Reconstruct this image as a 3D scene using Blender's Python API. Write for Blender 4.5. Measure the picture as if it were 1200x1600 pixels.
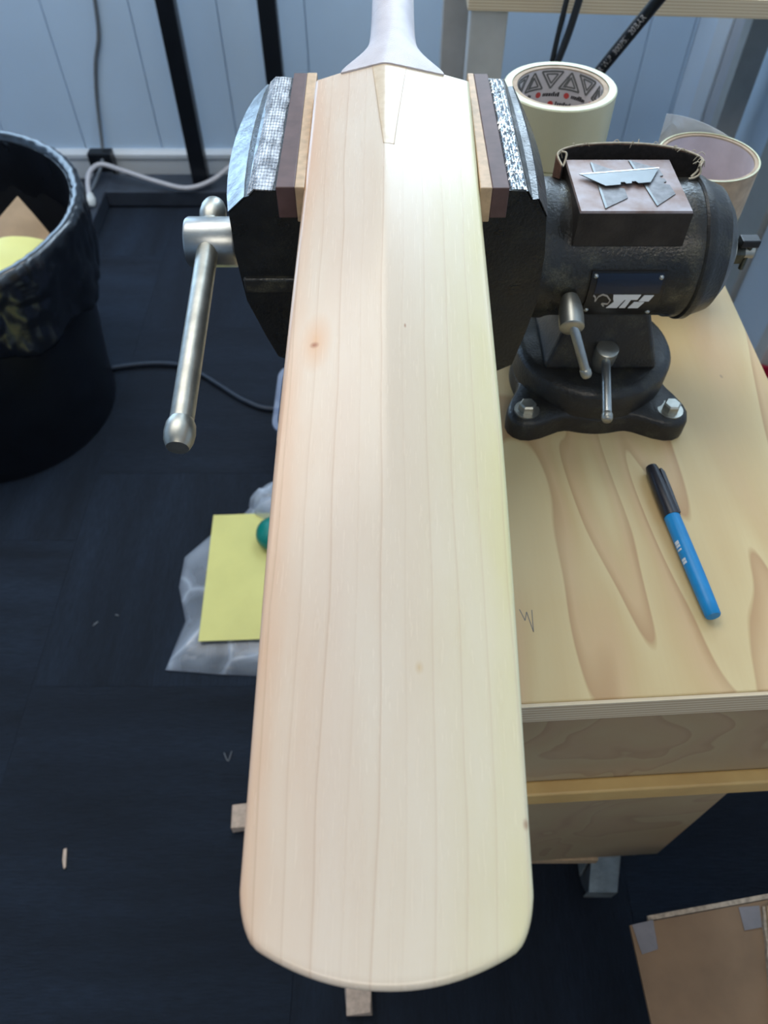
import bpy, bmesh, math, random
from mathutils import Vector, Matrix, noise
random.seed(7)
PI = math.pi
SC = bpy.context.scene
COL = SC.collection
for o in list(bpy.data.objects): bpy.data.objects.remove(o)

# ------------------------------------------------------------------ camera, world, lights, exposure
cd = bpy.data.cameras.new('camera'); cam = bpy.data.objects.new('camera', cd); COL.objects.link(cam)
cam.location = (0, 0, 1.25); cam.rotation_euler = (math.radians(90 - 52.4), 0, 0)
cd.sensor_fit = 'VERTICAL'; cd.sensor_height = 36; cd.sensor_width = 27; cd.lens = 36 * 1170 / 1600
cd.clip_start = .02; cd.clip_end = 30
cd.dof.use_dof = True; cd.dof.focus_distance = .44; cd.dof.aperture_fstop = cd.lens / 2.3
SC.camera = cam

w = bpy.data.worlds.new('sky'); SC.world = w; w.use_nodes = True
w.node_tree.nodes['Background'].inputs[0].default_value = (.55, .72, 1, 1)
w.node_tree.nodes['Background'].inputs[1].default_value = .6

def area(name, loc, rot, sx, sy, power, col):
    l = bpy.data.lights.new(name, 'AREA'); l.shape = 'RECTANGLE'; l.size = sx; l.size_y = sy; l.energy = power; l.color = col
    o = bpy.data.objects.new(name, l); COL.objects.link(o); o.location = loc; o.rotation_euler = [math.radians(a) for a in rot]
    return o
# daylight through the windows high in the back and right walls, the ceiling panel light of the room, and an added warm fill
area('back_window_daylight', (.46, 2.42, 1.92), (-90, 0, 0), .80, 1.02, 27, (.66, .84, 1.0))
area('side_window_daylight', (.96, 1.55, 1.95), (0, 90, 0), .88, 1.28, 11, (.66, .84, 1.0))
area('ceiling_and_fill_light', (-.75, 1.15, 2.47), (0, 0, 0), 1.7, 1.0, 20, (1.0, .94, .86))
area('ceiling_and_fill_light', (-.1, -1.25, 2.47), (0, 0, 0), 1.2, .6, 15, (1.0, .92, .80))  # warm fill added overhead behind the camera to brighten front-facing surfaces
area('left_window_daylight', (-1.625, 2.42, 1.285), (-90, 0, 0), 1.34, 1.32, 22, (.48, .72, 1.0))

SC.view_settings.view_transform = 'Standard'; SC.view_settings.look = 'None'
SC.view_settings.exposure = .18; SC.view_settings.gamma = 1; SC.view_settings.use_curve_mapping = False

# ------------------------------------------------------------------ helpers: materials
class NT:
    def __init__(s, name):
        s.m = bpy.data.materials.new(name); s.m.use_nodes = True; s.t = s.m.node_tree
        s.b = s.t.nodes['Principled BSDF']; s.out = s.t.nodes['Material Output']
        s._c = None
    def n(s, typ, **k):
        x = s.t.nodes.new(typ)
        for a, v in k.items(): setattr(x, a, v)
        return x
    def l(s, a, b): s.t.links.new(a, b)
    def put(s, sock, v):
        if hasattr(v, 'links') or isinstance(v, bpy.types.NodeSocket): s.l(v, sock)
        else: sock.default_value = v
    def co(s, scale=(1, 1, 1), rot=(0, 0, 0), loc=(0, 0, 0)):
        c = s.n('ShaderNodeTexCoord'); m = s.n('ShaderNodeMapping')
        s.l(c.outputs['Object'], m.inputs[0])
        m.inputs['Scale'].default_value = scale; m.inputs['Rotation'].default_value = rot; m.inputs['Location'].default_value = loc
        return m.outputs[0]
    def noise(s, co, scale=5, detail=3, rough=.5, dist=0):
        x = s.n('ShaderNodeTexNoise'); s.l(co, x.inputs['Vector']); x.inputs['Scale'].default_value = scale
        x.inputs['Detail'].default_value = detail; x.inputs['Roughness'].default_value = rough; x.inputs['Distortion'].default_value = dist
        return x.outputs['Fac']
    def math(s, op, a, b=0., c=0., clamp=False):
        x = s.n('ShaderNodeMath', operation=op); x.use_clamp = clamp
        for i, v in enumerate((a, b, c)): s.put(x.inputs[i], v)
        return x.outputs[0]
    def ramp(s, fac, stops, interp='LINEAR'):
        x = s.n('ShaderNodeValToRGB'); s.l(fac, x.inputs[0]); e = x.color_ramp; e.interpolation = interp
        while len(e.elements) < len(stops): e.elements.new(.5)
        for i, (p, c) in enumerate(stops):
            e.elements[i].position = p
            e.elements[i].color = (c, c, c, 1) if isinstance(c, (int, float)) else (*c[:3], 1)
        return x.outputs[0]
    def mix(s, f, a, b, mode='MIX'):
        x = s.n('ShaderNodeMix', data_type='RGBA', blend_type=mode)
        s.put(x.inputs[0], f)
        for i, v in ((6, a), (7, b)):
            s.put(x.inputs[i], (*v, 1) if isinstance(v, tuple) and len(v) == 3 else v)
        return x.outputs[2]
    def sep(s, v):
        x = s.n('ShaderNodeSeparateXYZ'); s.l(v, x.inputs[0]); return x.outputs
    def comb(s, a, b, c):
        x = s.n('ShaderNodeCombineXYZ')
        for i, v in enumerate((a, b, c)): s.put(x.inputs[i], v)
        return x.outputs[0]
    def bump(s, h, strength=.3, dist=.002):
        x = s.n('ShaderNodeBump'); x.inputs['Strength'].default_value = strength; x.inputs['Distance'].default_value = dist
        s.l(h, x.inputs['Height']); s.l(x.outputs[0], s.b.inputs['Normal'])
    def set(s, col=None, rough=None, metal=None, **k):
        if col is not None: s.put(s.b.inputs['Base Color'], (*col, 1) if isinstance(col, tuple) and len(col) == 3 else col)
        if rough is not None: s.put(s.b.inputs['Roughness'], rough)
        if metal is not None: s.put(s.b.inputs['Metallic'], metal)
        for a, v in k.items(): s.put(s.b.inputs[a.replace('_', ' ')], v)
        return s.m

def plain(name, col, rough=.5, metal=0, var=.12, vs=30, bump=0, bs=200, bd=.001, col2=None, **k):
    t = NT(name); co = t.co()
    f = t.noise(co, vs, 4, .55)
    c2 = col2 or tuple(c * (1 - var * 2) for c in col)
    c = t.mix(t.ramp(f, [(.35, 0.), (.65, 1.)]), c2, col)
    t.set(c, rough, metal, **k)
    if bump: t.bump(t.noise(co, bs, 3, .6), bump, bd)
    return t.m

def willow():
    t = NT('willow_wood'); co = t.co(); X, Y, Z = t.sep(co)
    wob = t.noise(t.co((9, 3.2, 0)), 1, 2, .5)
    wob2 = t.noise(t.co((30, 11, 0), loc=(3, 1, 0)), 1, 2, .5)
    fan = t.math('MULTIPLY', X, t.math('SUBTRACT', 1.16, t.math('MULTIPLY', Y, .25)))
    xx = t.math('ADD', fan, t.math('MULTIPLY', t.math('SUBTRACT', wob, .5), .017))
    xx = t.math('ADD', xx, t.math('MULTIPLY', t.math('SUBTRACT', wob2, .5), .003))
    q = t.math('DIVIDE', xx, .0128)
    g = t.math('FRACT', t.math('ADD', q, 20.37))
    line = t.ramp(g, [(0, 0.), (.78, .05), (.90, .25), (.955, 1.), (.97, .6), (1, 0.)])
    cell = t.math('FLOOR', t.math('ADD', q, 20.37))
    wn = t.n('ShaderNodeTexWhiteNoise', noise_dimensions='1D'); t.l(cell, wn.inputs['W'])
    lit = t.math('MULTIPLY', line, t.math('ADD', t.math('MULTIPLY', wn.outputs['Value'], .38), .12))
    # coloured reflected light put into the wood colour: pinkish left edge, yellowish right edge
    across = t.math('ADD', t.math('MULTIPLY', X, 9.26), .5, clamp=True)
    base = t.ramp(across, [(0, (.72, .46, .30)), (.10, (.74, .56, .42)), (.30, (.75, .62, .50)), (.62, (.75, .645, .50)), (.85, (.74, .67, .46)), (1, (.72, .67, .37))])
    fine = t.noise(t.co((900, 22, 900)), 1, 3, .6)
    base = t.mix(t.math('MULTIPLY', fine, .22), base, (.57, .42, .30))
    patch = t.ramp(t.noise(t.co((40, 8, 10), loc=(5, 2, 0)), 1, 3, .5), [(.40, 0.), (.7, .45)])
    base = t.mix(patch, base, (.79, .71, .59))
    c = t.mix(lit, base, (.52, .34, .22))
    def spot(x, y, rx, ry, soft, col, amt, c):
        dx = t.math('DIVIDE', t.math('SUBTRACT', X, x), rx); dy = t.math('DIVIDE', t.math('SUBTRACT', Y, y), ry)
        d = t.math('SQRT', t.math('ADD', t.math('MULTIPLY', dx, dx), t.math('MULTIPLY', dy, dy)))
        d = t.math('ADD', d, t.math('MULTIPLY', t.math('SUBTRACT', wob2, .5), .5))
        return t.mix(t.ramp(d, [(soft, amt), (1, 0.)]), c, col)
    c = spot(-.0392, .2660, .0095, .022, .0, (.72, .32, .10), .62, c)
    c = spot(-.0398, .2640, .0030, .0026, .25, (.36, .11, .04), .95, c)
    c = spot(.0075, .2730, .0008, .0020, .2, (.35, .16, .08), .8, c)
    c = spot(.0130, .0930, .0022, .0034, .1, (.62, .44, .22), .6, c)
    c = spot(.0530, .033, .0014, .0025, .2, (.35, .18, .10), .7, c)
    t.set(c, t.math('ADD', .20, t.math('MULTIPLY', fine, .12)), 0, Specular_IOR_Level=.50)
    t.bump(t.math('ADD', t.math('MULTIPLY', fine, .5), t.math('MULTIPLY', line, -.4)), .10, .0004)
    return t.m

def pine_ply(name, tone=None, rot=0, k=1.):
    t = NT(name); co = t.co((9.5, 2.1, 9.5), (0, 0, rot))
    f = t.noise(co, .9 * k, 2.2, .45, .5)
    s = t.math('FRACT', t.math('MULTIPLY', f, 8.0))
    light, mid, tan = (.66, .52, .26), (.60, .43, .20), (.45, .26, .11)
    c = t.ramp(s, [(0, light), (.38, mid), (.74, (.60, .40, .20)), (.95, tan), (1, light)])
    c = t.mix(.10, c, (.72, .57, .34))
    fine = t.noise(t.co((260, 14, 260)), 1, 3, .6)
    c = t.mix(t.math('MULTIPLY', fine, .22), c, (.50, .32, .15))
    pale = t.ramp(t.noise(t.co((7, 3, 7), loc=(2.2, .3, 0)), 1, 2, .5), [(.50, 0.), (.62, .35)])
    c = t.mix(pale, c, (.70, .60, .36))
    spk = t.ramp(t.noise(t.co((70, 45, 70), loc=(.3, .7, 0)), 1, 2, .5), [(.20, .6), (.235, 0.)])
    c = t.mix(spk, c, (.28, .18, .12))
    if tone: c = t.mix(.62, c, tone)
    t.set(c, .48, 0); t.bump(fine, .12, .0005)
    return t.m

def ply_edge():
    t = NT('plywood_edge'); X, Y, Z = t.sep(t.co())
    k = t.math('FRACT', t.math('ADD', t.math('MULTIPLY', Z, 250.), t.math('MULTIPLY', t.noise(t.co((14, 14, 40)), 1, 2), .5)))
    c = t.ramp(k, [(.30, (.70, .58, .40)), (.42, (.45, .31, .18)), (.58, (.52, .37, .22)), (.72, (.72, .61, .44))])
    t.set(c, .6, 0); return t.m

def cast_iron(name, col=(.014, .014, .014), rough=.38, dust=.35):
    t = NT(name); co = t.co()
    d = t.ramp(t.noise(co, 55, 4, .6), [(.50, 0.), (.75, dust)])
    d2 = t.ramp(t.noise(co, 900, 2, .6), [(.45, .25), (.6, 1.)])
    c = t.mix(t.math('MULTIPLY', d, d2), col, (.17, .16, .10))
    t.set(c, t.ramp(t.noise(co, 40, 3), [(.3, rough - .08), (.7, rough + .15)]), 0, Specular_IOR_Level=.5)
    t.bump(t.noise(co, 480, 2, .5), .35, .0012); return t.m

def carpet():
    t = NT('carpet_tile_pile'); co = t.co()
    rib = t.noise(t.co((330, 40, 40)), 1, 3, .65)
    big = t.ramp(t.noise(t.co((11, 1.6, 5)), 1, 3, .6), [(.35, .35), (.7, 1.)])
    fl = t.ramp(t.noise(co, 260, 2, .5), [(.74, 0.), (.80, .5)])
    oi = t.n('ShaderNodeObjectInfo')
    c = t.mix(t.math('MULTIPLY', rib, big), (.0010, .0021, .0046), (.023, .041, .074))
    c = t.mix(t.math('MULTIPLY', oi.outputs['Random'], .5), c, (.004, .006, .011))
    c = t.mix(fl, c, (.035, .045, .06))
    t.set(c, .85, 0, Specular_IOR_Level=.35, Sheen_Weight=.05, Sheen_Roughness=.5, Sheen_Tint=(.5, .65, 1, 1))
    t.bump(t.math('ADD', rib, t.noise(co, 700, 2)), .8, .003); return t.m

def clear_film(name, tint=(.85, .9, 1.), amount=.35, rough=.12, scale=60, crease=.5):
    t = NT(name); co = t.co()
    tr = t.n('ShaderNodeBsdfTransparent'); tr.inputs[0].default_value = (.96, .97, .98, 1)
    mx = t.n('ShaderNodeMixShader')
    lw = t.n('ShaderNodeLayerWeight'); lw.inputs[0].default_value = .35
    v = t.n('ShaderNodeTexVoronoi', feature='DISTANCE_TO_EDGE'); v.inputs['Scale'].default_value = scale * .5
    wp = t.n('ShaderNodeVectorMath', operation='ADD'); t.l(co, wp.inputs[0])
    nz = t.n('ShaderNodeTexNoise'); nz.inputs['Scale'].default_value = scale * .4; t.l(co, nz.inputs['Vector'])
    sc = t.n('ShaderNodeVectorMath', operation='SCALE'); sc.inputs['Scale'].default_value = 1.2 / scale; t.l(nz.outputs['Color'], sc.inputs[0]); t.l(sc.outputs[0], wp.inputs[1]); t.l(wp.outputs[0], v.inputs['Vector'])
    line = t.ramp(v.outputs['Distance'], [(0, 1.), (.05, .3), (.16, 0.)])
    soft = t.ramp(t.noise(co, scale * .35, 3, .5), [(.35, amount * .55), (.7, min(1, amount * 1.35))])
    f = t.math('ADD', t.math('ADD', soft, t.math('MULTIPLY', line, crease)), t.math('MULTIPLY', lw.outputs['Facing'], .25), clamp=True)
    t.l(f, mx.inputs[0]); t.l(tr.outputs[0], mx.inputs[1]); t.l(t.b.outputs[0], mx.inputs[2]); t.l(mx.outputs[0], t.out.inputs[0])
    t.set(tint, rough, 0, Specular_IOR_Level=.8); t.bump(t.math('ADD', t.noise(co, scale * .8, 2, .5, 1.), t.math('MULTIPLY', line, .4)), .5, .008)
    return t.m

def tape_side(name, col, amount=.8):
    t = NT(name); X, Y, Z = t.sep(t.co())
    a = t.math('ARCTAN2', Y, X)
    k = t.math('SINE', t.math('MULTIPLY', a, 210.)); k2 = t.noise(t.co((40, 40, 5)), 1, 3)
    c = t.mix(t.math('MULTIPLY', t.math('ADD', t.math('MULTIPLY', k, .25), k2), .5), col, tuple(x * .80 for x in col))
    t.set(c, .22, 0, Subsurface_Weight=.15, Subsurface_Radius=(.004, .004, .003), Specular_IOR_Level=.6); t.bump(k, .12, .0006)
    return t.m

M = {}
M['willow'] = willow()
M['cane'] = plain('cane_splice', (.72, .59, .43), .28, var=.06, vs=160, col2=(.64, .50, .34))
M['twine'] = None
t = NT('white_handle_binding'); X, Y, Z = t.sep(t.co())
wv = t.math('SINE', t.math('ADD', t.math('MULTIPLY', Y, 4200.), t.math('MULTIPLY', X, 900.)))
t.set(t.mix(t.ramp(t.noise(t.co(), 45, 3), [(.35, 0.), (.65, 1.)]), (.58, .54, .57), (.68, .64, .67)), .42, 0); t.bump(wv, .35, .0006); M['twine'] = t.m
M['bat_line'] = plain('glue_line', (.58, .42, .26), .5)
M['ply_top'] = pine_ply('pine_plywood_face', rot=.25)
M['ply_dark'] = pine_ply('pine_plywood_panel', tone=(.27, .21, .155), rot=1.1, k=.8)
M['ply_edge'] = ply_edge()
M['rail'] = plain('yellow_pine_rail', (.66, .44, .17), .5, var=.12, vs=24, col2=(.58, .37, .14))
M['iron'] = cast_iron('black_cast_iron')
M['iron_jaw'] = cast_iron('black_jaw_iron', (.013, .014, .015), .30, .12)
M['iron_worn'] = cast_iron('worn_dusty_iron', (.022, .022, .021), .32, .75)
M['steel'] = plain('bright_steel', (.52, .54, .53), .36, .95, var=.10, vs=60, bump=.08, bs=300)
M['zinc'] = plain('zinc_plated_steel', (.50, .50, .45), .40, .9, var=.14, vs=70, bump=.08, bs=400)
M['steel_slope'] = plain('scuffed_jaw_steel', (.34, .38, .40), .30, .75, var=.30, vs=90, bump=.5, bs=350, bd=.0012)
M['knurl'] = plain('knurled_steel', (.62, .66, .70), .18, 1, var=.1, vs=150)
M['pad'] = plain('brown_hard_fibre', (.125, .070, .066), .60, var=.15, vs=70)
M['pad_wood'] = plain('pad_softwood', (.62, .43, .26), .55, var=.12, vs=140)
M['anvil'] = plain('rust_blushed_steel', (.33, .29, .30), .50, .35, var=.2, vs=38, col2=(.20, .12, .09))
M['anvil_side'] = plain('dark_anvil_side', (.045, .038, .034), .5, .3, var=.25, vs=60, bump=.2, bs=500)
M['blade'] = plain('knife_blade_steel', (.17, .185, .19), .42, .6, var=.06, vs=90)
M['blade_dull'] = plain('dull_blade_steel', (.20, .195, .20), .5, .5, var=.2, vs=150)
M['navy_plate'] = plain('navy_nameplate', (.010, .020, .045), .30, var=.1)
M['black_plate'] = plain('black_nameplate', (.012, .012, .013), .35, var=.1)
M['logo_white'] = plain('white_print', (.80, .82, .84), .45, var=.04)
M['logo_line'] = plain('pale_line_print', (.45, .42, .38), .45, var=.04)
M['abr_black'] = plain('black_abrasive', (.018, .015, .015), .8, var=.3, vs=300, bump=.4, bs=900)
M['abr_back'] = plain('brown_cloth_backing', (.24, .12, .08), .8, var=.2, vs=120)
M['thread'] = plain('frayed_cream_thread', (.62, .55, .42), .9, var=.15, vs=200)
M['tape'] = tape_side('cream_filament_tape', (.66, .65, .46))
M['tape_top'] = plain('cream_tape_edge', (.66, .67, .46), .5, var=.06, vs=90, Subsurface_Weight=.2, Subsurface_Radius=(.005, .005, .003))
M['core'] = plain('cardboard_core', (.50, .38, .27), .75, var=.12, vs=90)
M['core_white'] = plain('white_core_liner', (.66, .62, .62), .6, var=.06, vs=50)
M['core_lilac'] = plain('lilac_core_liner', (.70, .63, .68), .55, var=.08, vs=40)
M['ink_grey'] = plain('grey_ink', (.16, .16, .15), .6)
M['ink_black'] = plain('black_ink', (.03, .03, .035), .6)
M['ink_red'] = plain('red_ink', (.60, .07, .06), .6)
M['tail'] = clear_film('loose_tape_tail', (.75, .78, .80), .55, .25, 40, 0)
M['film'] = clear_film('clear_polythene', (.60, .68, .80), .36, .18, 18, .35)
M['fil_tape'] = None
t = NT('clear_fibre_tape'); X, Y, Z = t.sep(t.co())
gx = t.math('SINE', t.math('MULTIPLY', X, 3200.)); gy = t.math('SINE', t.math('MULTIPLY', Y, 1500.)); nn = t.noise(t.co((160, 60, 60)), 1, 4, .7)
t.set(t.mix(t.ramp(nn, [(.40, 0.), (.62, 1.)]), (.16, .16, .17), (.62, .63, .65)), .24, .35, Specular_IOR_Level=.8)
t.bump(t.math('ADD', t.math('ADD', gx, gy), t.math('MULTIPLY', nn, 3.)), .5, .0008); M['fil_tape'] = t.m
M['pen_blue'] = plain('blue_pen_barrel', (.0, .235, .56), .42, var=.06, vs=60)
M['pen_black'] = plain('black_pen_cap', (.014, .014, .022), .34, var=.1)
M['pen_white'] = plain('white_pen_print', (.7, .75, .8), .5)
M['pencil'] = plain('pencil_mark', (.22, .21, .20), .8)
M['carpet'] = carpet()
M['underlay'] = plain('dark_subfloor', (.006, .008, .012), .9)
M['wall'] = plain('pale_blue_grey_panel', (.60, .77, .96), .42, var=.02, vs=4)
M['groove'] = plain('panel_joint', (.40, .53, .70), .7)
M['wall_r'] = plain('pale_blue_white_wall', (.70, .82, .95), .35, var=.02, vs=4)
M['trim'] = plain('white_gloss_trim', (.72, .78, .84), .35, var=.02, vs=6)
M['trim_grey'] = plain('grey_trim', (.55, .56, .60), .5, var=.04, vs=12)
M['trim_olive'] = plain('stone_grey_post', (.50, .50, .47), .5, var=.05, vs=12)
M['ceiling'] = plain('white_ceiling', (.72, .72, .70), .8, var=.02)
M['black_metal'] = plain('black_powder_coat', (.008, .010, .014), .34, var=.12, vs=30, bump=.1, bs=600)
M['black_frame'] = plain('worn_black_frame', (.045, .055, .075), .42, var=.15, vs=18)
M['bin'] = plain('black_bin_plastic', (.007, .009, .014), .36, var=.2, vs=14, bump=.15, bs=30, bd=.004)
M['bin_in'] = plain('bin_liner_inside', (.006, .006, .008), .5, var=.3, vs=12)
M['liner'] = plain('black_liner_film', (.006, .008, .013), .24, var=.2, vs=20, bump=.15, bs=60, bd=.004, Specular_IOR_Level=1.0)
M['card'] = plain('brown_cardboard', (.27, .16, .085), .7, var=.10, vs=16)
M['card_in'] = plain('kraft_cardboard', (.36, .23, .12), .7, var=.10, vs=20)
M['card_edge'] = plain('torn_card_edge', (.55, .43, .32), .85, var=.2, vs=200)
M['yellow'] = plain('yellow_paper', (.74, .70, .24), .6, var=.04, vs=10)
M['teal'] = plain('teal_plastic', (.0, .23, .19), .4, var=.08, vs=30)
M['white_cable'] = plain('white_cable', (.58, .56, .58), .45, var=.05)
M['grey_cable'] = plain('grey_cable', (.16, .18, .20), .5, var=.05)
M['black_cable'] = plain('black_cable', (.012, .015, .020), .42, var=.1)
M['dark_blue_cable'] = plain('dark_floor_cable', (.020, .030, .050), .5, var=.1)
M['plug'] = plain('clear_plug', (.75, .76, .74), .2, var=.05)
M['shelf_grey'] = plain('grey_steel_leg', (.55, .54, .51), .45, var=.06, vs=20)
M['offcut'] = plain('pale_wood_offcut', (.60, .46, .36), .7, var=.12, vs=150)
M['tub'] = clear_film('frosted_tub_plastic', (.20, .24, .36), .8, .3, 12, 0)
M['castor'] = plain('zinc_castor', (.50, .53, .50), .45, .6, var=.15, vs=60)
M['rubber'] = plain('grey_castor_rubber', (.10, .10, .10), .6, var=.1)
M['red'] = plain('red_plastic', (.45, .015, .05), .35, var=.1)
M['packtape'] = plain('packing_tape_patch', (.24, .21, .21), .28, var=.1, vs=40)
M['patina'] = plain('dark_bolt', (.10, .11, .10), .35, .9, var=.2, vs=200)

# ------------------------------------------------------------------ helpers: geometry
def bm_new(): return bmesh.new()

def link(name, bm, mat, parent=None, smooth=False, bevel=0, seg=2, origin=None, autos=None):
    """bm is in world coordinates; it becomes ONE mesh object, local to its parent (or to origin)."""
    base = Vector((0, 0, 0))
    if parent is not None:
        q = parent
        while q is not None: base += q.location; q = q.parent
    org = Vector(origin) if origin is not None else None
    if parent is None and org is None:
        zs = [v.co.z for v in bm.verts]; xs = [v.co.x for v in bm.verts]; ys = [v.co.y for v in bm.verts]
        org = Vector(((min(xs) + max(xs)) / 2, (min(ys) + max(ys)) / 2, min(zs)))
    if org is None: org = base
    bmesh.ops.recalc_face_normals(bm, faces=bm.faces)
    bmesh.ops.translate(bm, vec=-org, verts=bm.verts)
    me = bpy.data.meshes.new(name); bm.to_mesh(me); bm.free()
    mats = mat if isinstance(mat, (list, tuple)) else [mat]
    for m in mats: me.materials.append(m)
    if smooth:
        for p in me.polygons: p.use_smooth = True
        if autos:
            me.set_sharp_from_angle(angle=math.radians(autos))
    o = bpy.data.objects.new(name, me); COL.objects.link(o)
    if parent is not None: o.parent = parent; o.location = org - base
    else: o.location = org
    if bevel:
        b = o.modifiers.new('bevel', 'BEVEL'); b.width = bevel; b.segments = seg; b.limit_method = 'ANGLE'; b.angle_limit = math.radians(35)
    return o

def tag(o, label, cat, group=None):
    o['label'] = label; o['category'] = cat
    if group: o['group'] = group
    return o
def thing(name, label, cat, loc, group=None):
    o = bpy.data.objects.new(name, None); COL.objects.link(o); o.location = loc; o.empty_display_size = .05
    return tag(o, label, cat, group)
def struct(o): o['kind'] = 'structure'; return o

def box(bm, lo, hi, mi=0):
    vs = [bm.verts.new((x, y, z)) for x in (lo[0], hi[0]) for y in (lo[1], hi[1]) for z in (lo[2], hi[2])]
    for f in ((0, 1, 3, 2), (4, 6, 7, 5), (0, 4, 5, 1), (2, 3, 7, 6), (0, 2, 6, 4), (1, 5, 7, 3)):
        bm.faces.new([vs[i] for i in f]).material_index = mi
    return vs
def B(lo, hi): bm = bm_new(); box(bm, lo, hi); return bm

def prism(bm, pts, axis, a, b):
    """closed 2-D polygon pts extruded along axis from a to b"""
    def mk(p, h):
        if axis == 'x': return (h, p[0], p[1])
        if axis == 'y': return (p[0], h, p[1])
        return (p[0], p[1], h)
    A = [bm.verts.new(mk(p, a)) for p in pts]; Bv = [bm.verts.new(mk(p, b)) for p in pts]
    n = len(pts); bm.faces.new(A[::-1]); bm.faces.new(Bv)
    for i in range(n): bm.faces.new((A[i], A[(i + 1) % n], Bv[(i + 1) % n], Bv[i]))
    return A + Bv

def rings(bm, loops, cap0=True, cap1=True, close=True):
    R = [[bm.verts.new(p) for p in l] for l in loops]
    for i in range(len(R) - 1):
        n = len(R[i])
        for j in range(n if close else n - 1):
            bm.faces.new((R[i][j], R[i][(j + 1) % n], R[i + 1][(j + 1) % n], R[i + 1][j]))
    if cap0 and close: bm.faces.new(R[0][::-1])
    if cap1 and close: bm.faces.new(R[-1])
    return R

def lathe(bm, prof, c=(0, 0, 0), d=(0, 0, 1), n=32, cap0=True, cap1=True, jit=None):
    """prof = [(radius, height)] around the axis d through c"""
    d = Vector(d).normalized(); u = d.orthogonal().normalized()
    if abs(d.z) > .99: u = Vector((1, 0, 0))
    v = d.cross(u); c = Vector(c); L = []
    for r, h in prof:
        L.append([c + d * h + (u * math.cos(2 * PI * k / n) + v * math.sin(2 * PI * k / n)) * (r + (jit(2 * PI * k / n, h) if jit else 0)) for k in range(n)])
    return rings(bm, L, cap0, cap1)
def cyl(bm, p, q, r, n=24, r2=None):
    p = Vector(p); q = Vector(q); h = (q - p).length
    return lathe(bm, [(r, 0), (r if r2 is None else r2, h)], p, q - p, n)

def smooth_path(pts, sub=8):
    P = [Vector(p) for p in pts]; out = []
    for i in range(len(P) - 1):
        a = P[max(i - 1, 0)]; b = P[i]; c = P[i + 1]; d = P[min(i + 2, len(P) - 1)]
        for k in range(sub):
            t = k / sub
            out.append(.5 * ((2 * b) + (c - a) * t + (2 * a - 5 * b + 4 * c - d) * t * t + (3 * b - a - 3 * c + d) * t ** 3))
    out.append(P[-1]); return out
def tube(bm, pts, r, n=10, sub=8):
    P = smooth_path(pts, sub) if sub else [Vector(p) for p in pts]
    T = [(P[min(i + 1, len(P) - 1)] - P[max(i - 1, 0)]).normalized() for i in range(len(P))]
    u = T[0].orthogonal().normalized(); L = []
    for p, t in zip(P, T):
        u = (u - t * u.dot(t)).normalized(); v = t.cross(u)
        L.append([p + (u * math.cos(2 * PI * k / n) + v * math.sin(2 * PI * k / n)) * r for k in range(n)])
    return rings(bm, L)

def text_mesh(s, size, extrude=.0001):
    cu = bpy.data.curves.new('print', 'FONT'); cu.body = s; cu.size = size; cu.extrude = extrude; cu.align_x = 'LEFT'; cu.align_y = 'CENTER'
    o = bpy.data.objects.new('print', cu); COL.objects.link(o)
    dg = bpy.context.evaluated_depsgraph_get(); me = bpy.data.meshes.new_from_object(o.evaluated_get(dg))
    bpy.data.objects.remove(o); bm = bm_new(); bm.from_mesh(me); bpy.data.meshes.remove(me); return bm

# ================================================================== THE SETTING
WY, WX, WL, WF, CH = 2.33, .87, -3.0, -4.0, 2.5
# floor of carpet tiles
fl = struct(link('floor', B((WL - .1, WF - .1, -.06), (WX + .1, WY + .3, -.006)), M['underlay']))
fb = None; TS = .5; k = 0
for ix in range(-6, 3):
    for iy in range(-2, 6):
        x0 = ix * TS - .13; y0 = iy * TS - .11 + (.18 if ix % 2 else 0)
        lo = (max(x0, WL), max(y0, WF)); hi = (min(x0 + TS, WX), min(y0 + TS, WY))
        if hi[0] - lo[0] < .03 or hi[1] - lo[1] < .03: continue
        bm = B((lo[0] + .0003, lo[1] + .0003, -.006), (hi[0] - .0003, hi[1] - .0003, random.uniform(-.0006, 0)))
        c = ((lo[0] + hi[0]) / 2, (lo[1] + hi[1]) / 2, -.006)
        if (ix * 3 + iy) % 2:   # quarter-turned tile: the pile runs the other way
            bmesh.ops.rotate(bm, cent=c, matrix=Matrix.Rotation(-PI / 2, 3, 'Z'), verts=bm.verts)
            o = link('carpet_tile', bm, M['carpet'], fl, origin=c); o.rotation_euler.z = PI / 2
        else: o = link('carpet_tile', bm, M['carpet'], fl, origin=c)
# back wall: upright panels with joints, two window openings above the frame
OPEN = [(.05, .86, 1.40, 2.44), (-2.30, -.932, .62, 1.95)]
def spans(a, b):
    sp_ = [(0, CH)]
    for x0, x1, z0, z1 in OPEN:
        if a < x1 - 1e-6 and b > x0 + 1e-6: sp_ = [(0, z0), (z1, CH)]
    return sp_
def cuts(a, b):
    e = sorted({a, b, *[x for o_ in OPEN for x in o_[:2] if a < x < b]}); return list(zip(e[:-1], e[1:]))
bm = bm_new()
for a, b in cuts(WL, WX + .1):
    for z0, z1 in spans(a, b): box(bm, (a, WY + .012, z0), (b, WY + .09, z1))
wb = struct(link('wall_back', bm, M['groove'])); x = -.455 - .2385 * 11
while x < WX - .01:
    for a, b in cuts(max(x, WL), min(x + .2385, WX)):
        if b - a > .004:
            for z0, z1 in spans(a, b): link('wall_panel', B((a + .0012, WY, z0), (b - .0012, WY + .012, z1)), M['wall'], wb, bevel=.0015, seg=1)
    x += .2385
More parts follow.
